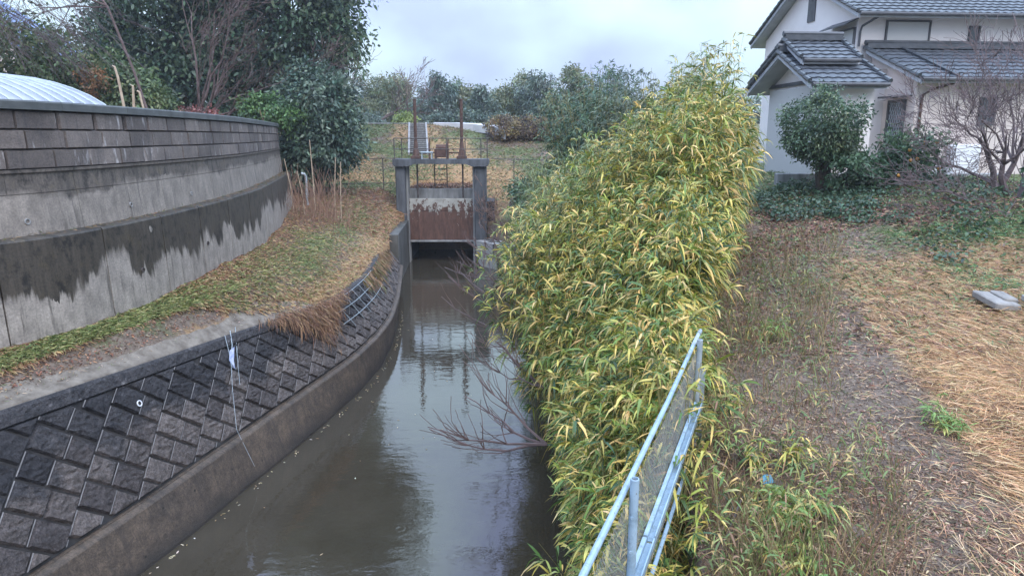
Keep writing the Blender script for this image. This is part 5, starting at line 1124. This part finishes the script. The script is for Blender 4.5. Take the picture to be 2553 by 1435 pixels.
# items on the revetment
mb = MB(); P0 = [rv(np.interp(12.4, RG, ARC), TL + .05, .06), rv(np.interp(12.2, RG, ARC), 1.5, .10), rv(np.interp(11.9, RG, ARC), .9, .09), rv(np.interp(11.55, RG, ARC), .1, .08), (-4.72, 11.5, -5.9)]
mb.tube(P0, [.005, .005, .0045, .004, .003], 6); mb.tube([P0[0] + np.array([0, .25, .02]), P0[0] + np.array([.1, .05, -.2]), P0[1]], [.008, .008, .008], 5)
mb.tube([P0[0] + np.array([0, .5, .02]), P0[1] + np.array([.02, .25, .0]), P0[2] + np.array([.05, .22, 0])], [.006, .006, .004], 5)
e = empty('rope', tuple(P0[1]), 'white rope with a blue and white plastic rag hanging down the revetment blocks', 'rope'); mb.build('cord', M_GALV, e)
mb = MB(); q = P0[1]; a = rng.normal(0, .02, (9, 3)); g_ = [q + np.array([-.03 + .03*(i % 3), -.015*(i % 3), .22 - .2*(i // 3)]) + a[i] + np.array([.05, 0, 0]) for i in range(9)]
mb.add(g_, [(0, 1, 4, 3), (1, 2, 5, 4), (3, 4, 7, 6), (4, 5, 8, 7)]); mb.build('plastic_rag', plain('blue_white_rag', (.20, .30, .62), (.65, .70, .8), 12, .5, .1), e)
mb = MB(); c0 = rv(np.interp(9.95, RG, ARC), 1.42, .0); d = rv(np.interp(9.95, RG, ARC), 1.42, 1.) - c0; a = np.cross(d, [0, 0, 1.]); a /= np.linalg.norm(a); u = np.cross(a, d); n = 14; vs = []
for (h, rr) in ((.02, .05), (.075, .05), (.075, .036), (-.01, .036)):
    for k in range(n): th = 2*math.pi*k/n; vs.append(c0 + d*h + rr*(math.cos(th)*a + math.sin(th)*u))
mb.add(vs, [(i*n + k, i*n + (k+1) % n, (i+1)*n + (k+1) % n, (i+1)*n + k) for i in range(3) for k in range(n)] + [tuple(3*n + k for k in range(n))[::-1]])
tag(mb.build('drain_pipe', M_WHITE), 'small white drain pipe end sticking out between revetment blocks', 'pipe')
mb = MB()
for k in range(6):
    s = np.interp(16.6 + k*.75, RG, ARC); mb.tube([rv(s, 1.95, .07), rv(s + .5, .75, .07)], .011, 5, False)
for t in (1.93, 1.5, 1.05): mb.tube([rv(np.interp(16.2 + j*.5 + (1.95 - t)*.3, RG, ARC), t, .07) for j in range(11)], .011, 5, False)
tag(mb.build('wire_net', M_GALV), 'pale wide-meshed net over the top of the far revetment blocks', 'net')
# ------------------------------------------------------------------ house
HA = R(4.5); HX, HY = 10.85, 22.3
def hf(u, w, z):      # u along the front, w to the back
    return (HX + u*math.cos(HA) - w*math.sin(HA), HY + u*math.sin(HA) + w*math.cos(HA), z)
house = empty('house', (HX + 4, HY + 3, -1.1), 'two-storey pale rendered house with grey tiled gable roofs at the right edge', 'house')
def hbox(u0, u1, w0, w1, z0, z1, name, m, parent, b=0.):
    mb = MB(); (mb.bbox(u0, u1, w0, w1, z0, z1, b, hf) if b else mb.box(u0, u1, w0, w1, z0, z1, hf)); return mb.build(name, m, parent)
def roof_slope(mb, a, b, c, d, rows, tile=.27):
    """a,b eave ends, d,c ridge ends (local u,w,z): courses of curved tiles, each stepping over the one below"""
    a, b, c, d = [np.array(q, float) for q in (a, b, c, d)]; wd = np.linalg.norm(b - a); nc = max(int(wd / tile), 2); per = 5; cols = nc * per + 1
    up = np.cross(b - a, d - a); up /= np.linalg.norm(up)
    if up[2] < 0: up = -up
    vs = []; fs = []
    for r_ in range(rows):
        t0 = r_ / rows; t1 = min((r_ + 1.12) / rows, 1.)
        base = len(vs)
        for t, lift in ((t0, .0), (t0, .052), (t1, .012)):
            for i in range(cols):
                s = i / (cols - 1); p = (a + (b - a)*s)*(1 - t) + (d + (c - d)*s)*t; ph = (i % per) / per
                wv = .011 * math.sin(2*math.pi*ph) * (1 if lift else .6)
                vs.append(hf(*(p + up*(lift + wv))))
        for k in range(2):
            for i in range(cols - 1): fs.append((base + k*cols + i, base + k*cols + i + 1, base + (k+1)*cols + i + 1, base + (k+1)*cols + i))
    mb.add(vs, fs)
def slab(mb, q, th):   # soffit board under a slope
    q = [np.array(p, float) for p in q]; mb.add([hf(*(p - np.array([0, 0, .01]))) for p in q] + [hf(*(p - np.array([0, 0, th]))) for p in q], [(0, 1, 2, 3), (7, 6, 5, 4), (0, 4, 5, 1), (1, 5, 6, 2), (2, 6, 7, 3), (3, 7, 4, 0)])
def htube(mb, P, r, n=8): mb.tube([hf(*p) for p in P], r, n)
def gable_roof(parent, u0, u1, wf, wr, wb, ze, zr, zb, rows, ridge=True, rear=True):
    mb = MB(); roof_slope(mb, (u0, wf, ze), (u1, wf, ze), (u1, wr, zr), (u0, wr, zr), rows)
    if rear: roof_slope(mb, (u0, wb, zb), (u1, wb, zb), (u1, wr, zr), (u0, wr, zr), rows)
    rf = mb.build('roof', M_TILE, parent)
    mb = MB(); slab(mb, [(u0 + .02, wf + .03, ze), (u1 - .02, wf + .03, ze), (u1 - .02, wr, zr), (u0 + .02, wr, zr)], .13)
    if rear: slab(mb, [(u0 + .02, wb - .03, zb), (u1 - .02, wb - .03, zb), (u1 - .02, wr + .002, zr), (u0 + .02, wr + .002, zr)], .13)
    mb.build('soffit', M_BARGE, rf)
    mb = MB()
    if ridge:
        for k, (hw, z0, z1) in enumerate(((.13, .02, .10), (.10, .10, .17))): mb.box(u0 - .02 + k*.03, u1 + .02 - k*.03, wr - hw, wr + hw, zr + z0, zr + z1 - .003, hf)
        htube(mb, [(u0 - .03, wr, zr + .2), (u1 + .03, wr, zr + .2)], .075)
    for uu in (u0, u1):                       # verge tiles, one lump per course
        for (w0, z0) in ((wf, ze), (wb, zb)) if rear else ((wf, ze),):
            for k in range(rows):
                q0, q1 = k / rows, (k + 1.15) / rows; q1 = min(q1, 1)
                htube(mb, [(uu, w0 + (wr - w0)*q0, z0 + (zr - z0)*q0 + .075), (uu, w0 + (wr - w0)*q1, z0 + (zr - z0)*q1 + .04)], .062, 7)
    mb.build('edge_tiles', M_RIDGE, rf)
    mb = MB()
    for uu in (u0 + .06,):
        for (w0, z0) in ((wf, ze), (wb, zb)) if rear else ((wf, ze),):
            q = [(uu, w0, z0 - .16), (uu, wr, zr - .16), (uu, wr, zr - .01), (uu, w0, z0 - .01)]
            mb.add([hf(*p) for p in q] + [hf(p[0] + .03, p[1], p[2]) for p in q], [(0, 1, 2, 3), (7, 6, 5, 4), (0, 4, 5, 1), (3, 2, 6, 7), (0, 3, 7, 4), (1, 5, 6, 2)])
    mb.build('barge_board', M_BARGE, rf)
    mb = MB(); htube(mb, [(u0 + .05, wf - .05, ze - .03), (u1 - .05, wf - .05, ze - .03)], .055); mb.build('gutter', M_WOODD, rf)
    return rf
# upper storey
mb = MB(); U1 = 9.5
mb.add([hf(*p) for p in ((0, .3, -1.1), (U1, .3, -1.1), (U1, .3, 3.75), (0, .3, 3.75), (0, 6.9, -1.1), (U1, 6.9, -1.1), (U1, 6.9, 3.75), (0, 6.9, 3.75), (0, 3.6, 5.35), (U1, 3.6, 5.35))],
       [(0, 1, 2, 3), (1, 5, 6, 9, 2), (5, 4, 7, 6), (4, 0, 3, 8, 7)])
mb.build('wall', M_STUCCO, house)
gable_roof(house, -.42, U1 + .4, -.35, 3.6, 7.5, 3.66, 5.48, 3.68, 13)
hbox(-.04, -.004, 3.05, 3.55, 3.95, 4.85, 'gable_vent', M_WOODD, house)
def window(u0, u1, z0, z1, w, name='window', m=None, side=False):
    b_ = .05
    fr = MB(); F = (lambda a, d, z: hf(w - d, a, z)) if side else (lambda a, d, z: hf(a, w - d, z))
    for (x0, x1, za, zb) in ((u0 - b_, u1 + b_, z1, z1 + b_), (u0 - b_, u1 + b_, z0 - b_, z0), (u0 - b_, u0, z0, z1), (u1, u1 + b_, z0, z1)): fr.box(x0, x1, .0, .07, za, zb, F)
    f = fr.build('window', M_WOODD, house); p = MB(); p.box(u0, u1, .0, .035, z0, z1, F)
    n_ = p.build('mask_panel' if m is M_MASKPANEL else 'pane', m or M_GLASS, f)
    if m is M_MASKPANEL: f['label'] = 'window covered by a plain pale grey panel that copies a privacy mask'
    return f
window(.95, 2.32, 2.82, 3.5, .3, m=M_MASKPANEL)
window(.42, 1.72, 2.85, 3.3, -.003, m=M_MASKPANEL, side=True)
hd = MB(); hd.add([hf(*p) for p in ((-.45, .3, 3.42), (-.45, 1.85, 3.42), (-.004, 1.85, 3.62), (-.004, .3, 3.62), (-.45, .3, 3.38), (-.45, 1.85, 3.38), (-.004, 1.85, 3.58), (-.004, .3, 3.58))], [(0, 1, 2, 3), (7, 6, 5, 4), (0, 4, 5, 1), (1, 5, 6, 2), (2, 6, 7, 3), (3, 7, 4, 0)]); hd.build('window_hood', M_WOODD, house)
window(3.72, 3.98, 2.74, 3.36, .3)
mb = MB(); htube(mb, [(.35, -.28, 3.6), (.08, .2, 3.35), (.06, .24, 3.2), (.06, .24, 2.75)], .035); mb.build('downpipe', M_WOODD, house)
# ground storey on the right
mb = MB(); mb.add([hf(*p) for p in ((.55, -2.1, -1.15), (U1, -2.1, -1.15), (U1, -2.1, 1.62), (.55, -2.1, 1.62), (.55, .28, -1.15), (.55, .28, 2.45), (U1, .28, -1.15), (U1, .28, 2.45))], [(0, 1, 2, 3), (4, 0, 3, 5), (1, 6, 7, 2)])
mb.build('wall', M_STUCCO2, house)
gable_roof(house, .22, U1 + .35, -2.65, .12, .32, 1.58, 2.66, 2.6, 8, True, False)
mb = MB()
for k in range(8):
    q0, q1 = k/8, min((k + 1.1)/8, 1); htube(mb, [(1.35 + .0*k, -2.65 + 2.77*q0, 1.66 + 1.08*q0), (.55 + .8*(1 - q1) if False else 1.35 - .0*k, -2.65 + 2.77*q1, 1.66 + 1.08*q1)], .05, 6)
mb.build('roof_rib', M_RIDGE, house)
mb = MB(); htube(mb, [(1.6, -2.6, 1.55), (.95, -2.2, 1.3), (.72, -2.14, 1.15), (.72, -2.14, -1.1)], .04); mb.build('downpipe', M_RUST, house)
window(2.55, 2.95, .35, 1.05, -2.1)
dr = MB(); dF = lambda a, d, z: hf(.55 - d, a, z)
for (a0, a1, z0, z1) in ((-1.72, -1.64, -.95, .98), (-.98, -.90, -.95, .98), (-1.72, -.90, .98, 1.06), (-1.72, -.90, -1.05, -.95)): dr.box(a0, a1, 0, .06, z0, z1, dF)
dr = dr.build('door', M_WOODD, house); mb = MB(); mb.box(-1.64, -.98, .002, .03, -.95, .98, dF); mb.build('panel', M_GLASS, dr)
mb = MB()
for k in range(-6, 14):
    for sg in (1, -1):
        a0 = -1.64 + k*.11; P = []
        for t in np.linspace(0, 1, 24):
            a = a0 + sg*t*.9; a = a if sg > 0 else a + .2
            if -1.64 < a < -.98: P.append(dF(a, .036, -.95 + 1.93*t))
        if len(P) > 1: mb.tube([P[0], P[-1]], .008, 4)
mb.build('lattice', M_GALV, dr)
hbox(.25, .549, -1.95, -.75, 1.12, 1.17, 'door_hood', M_WOODD, house)
hbox(-.2, .549, -1.95, -.75, -1.5, -1.0, 'door_step', M_PALEC, house)
# wing on the left
mb = MB(); mb.add([hf(*p) for p in ((-2.55, -2.75, -1.15), (-1.1, -2.75, -1.15), (-1.1, -2.75, 1.5), (-2.55, -2.75, 1.5), (-2.55, .55, -1.15), (-2.55, .55, 1.5), (-2.55, -1.1, 2.32), (-1.1, .55, -1.15), (-1.1, .55, 1.5), (-1.1, -.6, -1.15), (.549, -.6, -1.15), (.549, -.6, 2.0), (-1.1, -.6, 2.0))], [(0, 1, 2, 3), (4, 0, 3, 6, 5), (7, 4, 5, 8), (1, 7, 8, 2), (9, 10, 11, 12)])
mb.build('wall', M_STUCCO, house)
gable_roof(house, -3.2, -.95, -3.2, -1.15, .9, 1.38, 2.36, 1.42, 7)
gable_roof(house, -3.0, -1.25, -2.2, -1.05, 1.2, 2.1, 2.72, 1.62, 5)
hbox(-2.63, -2.56, -2.72, .52, 1.46, 1.56, 'gable_beam', M_WOODD, house)
mb = MB(); F = lambda a, d, z: hf(-2.552 - d, a, z); mb.bbox(-2.6, .45, .0, .06, -1.12, 1.40, .012, F); sh_ = mb.build('mask_panel', M_MASKPANEL, house); sh_['label'] = 'large plain pale grey panel that copies a privacy mask over the gable end'  # stand-in for the grey privacy mask, not a known part of the wing
# things along the house front
mb = MB(); q = hf(1.9, -2.5, -1.1); mb.bbox(q[0] - .35, q[0] + .45, q[1] - .15, q[1] + .2, -1.1, -.22, .04); u_ = tag(mb.build('utility_box', M_WHITE), 'white utility box standing against the house wall behind the bare plum tree', 'box')
mb = MB(); q = hf(.95, -2.6, -1.1); mb.bbox(q[0] - .22, q[0] + .22, q[1] - .15, q[1] + .15, -1.12, -.82, .05); tag(mb.build('plastic_tub', M_WHITE), 'low white tub on the ground by the downpipe of the house', 'tub')
mb = MB(); mb.bbox(7.2, 13.5, 18.7, 18.95, -1.5, -.98, .02); tag(mb.build('garden_kerb', M_PALEC), 'low pale concrete kerb wall along the garden in front of the house', 'kerb')

# garden plants
tree('round_topiary', (7.95, 17.6, -1.15), 'neatly rounded green garden tree in front of the house', 'tree', [(7.8, 17.6, .32, .92, .88, .84), (7.75, 17.6, -.12, .80, .75, .48), (8.2, 17.5, -.3, .5, .5, .35)], 17000, .075, [(.06, .10, .055, 3), (.09, .13, .07, 2), (.14, .17, .09, 1), (.04, .07, .045, 1.5)], .14, 3, cr=.085, lump=.12, inner=.7)
tree('garden_shrub', (8.3, 17.2, -1.25), 'loose green shrub at the foot of the rounded garden tree', 'shrub', [(8.35, 17.1, -.75, .62, .5, .42), (8.7, 17.0, -.95, .4, .4, .3)], 2600, .10, [(.06, .11, .06, 2), (.09, .14, .08, 1)], .04, 2, cr=.1)
ct = tree('citrus_tree', (9.75, 17, -1.2), 'small citrus tree with a few orange fruits beside the house door', 'tree', [(9.75, 17, -.25, .62, .55, .5), (10.0, 17, -.55, .45, .4, .35), (9.4, 17, -.6, .35, .35, .3)], 2600, .10, [(.045, .085, .045, 3), (.075, .12, .06, 1.5)], .04, 3, cr=.12, lump=.3)
MO = plain('orange_fruit', (.55, .22, .03), (.65, .3, .05), 5, .4, 0)
for k in range(7):
    mb = MB(); c_ = np.array([9.75 + rng.normal(0, .3), 16.55 + rng.normal(0, .1), -.45 + rng.normal(0, .2)]); vs = []; 
    for i in range(5):
        for j in range(8): ph = math.pi*(i + .5)/5; vs.append(c_ + .042*np.array([math.sin(ph)*math.cos(j*.785), math.sin(ph)*math.sin(j*.785), math.cos(ph)]))
    mb.add(vs, [(i*8 + j, i*8 + (j+1) % 8, (i+1)*8 + (j+1) % 8, (i+1)*8 + j) for i in range(4) for j in range(8)] + [tuple(range(8))[::-1], tuple(range(32, 40))]); mb.build('fruit', MO, ct, True)
bare('plum_tree', (10.35, 14.2, -1.25), (-.25, .05, 1), 1.25, .085, 5, 'wide leafless plum tree spreading dark purplish twigs before the house wall', m=M_TWIGP, stems=3, sp=.45, kids=(2, 4), minr=.005, up=.05, spread=.75, shrink=.78, side=np.array([-.15, -.02, .0]))
bare('plum_tree', (10.9, 15.6, -1.2), (.0, .0, 1), 1.5, .08, 5, 'leafless twiggy plum tree at the right photo edge, behind the wide one', m=M_TWIGP, stems=2, sp=.35, kids=(3, 4), minr=.0055, up=.05, spread=.7, shrink=.72, side=np.array([-.1, 0, 0]))
tree('garden_shrub', (11.0, 13.6, -1.3), 'dark grassy shrub under the plum trees at the right photo edge', 'shrub', [(11.0, 13.4, -.95, .7, .6, .4)], 2200, .12, [(.045, .085, .05, 3), (.08, .12, .07, 1)], .03, 1, cr=.12)

# ------------------------------------------------------------------ rainy haze
m = bpy.data.materials.new('haze_air'); m.use_nodes = True; t = m.node_tree; t.nodes.remove(t.nodes['Principled BSDF'])
pv = t.nodes.new('ShaderNodeVolumePrincipled'); pv.inputs['Color'].default_value = (.90, .94, 1, 1); pv.inputs['Density'].default_value = .0007; pv.inputs['Anisotropy'].default_value = .2
t.links.new(pv.outputs[0], t.nodes['Material Output'].inputs['Volume'])
mb = MB(); mb.box(-195, 195, -12, 305, -8.2, 22); tag(mb.build('haze', m), kind='stuff')
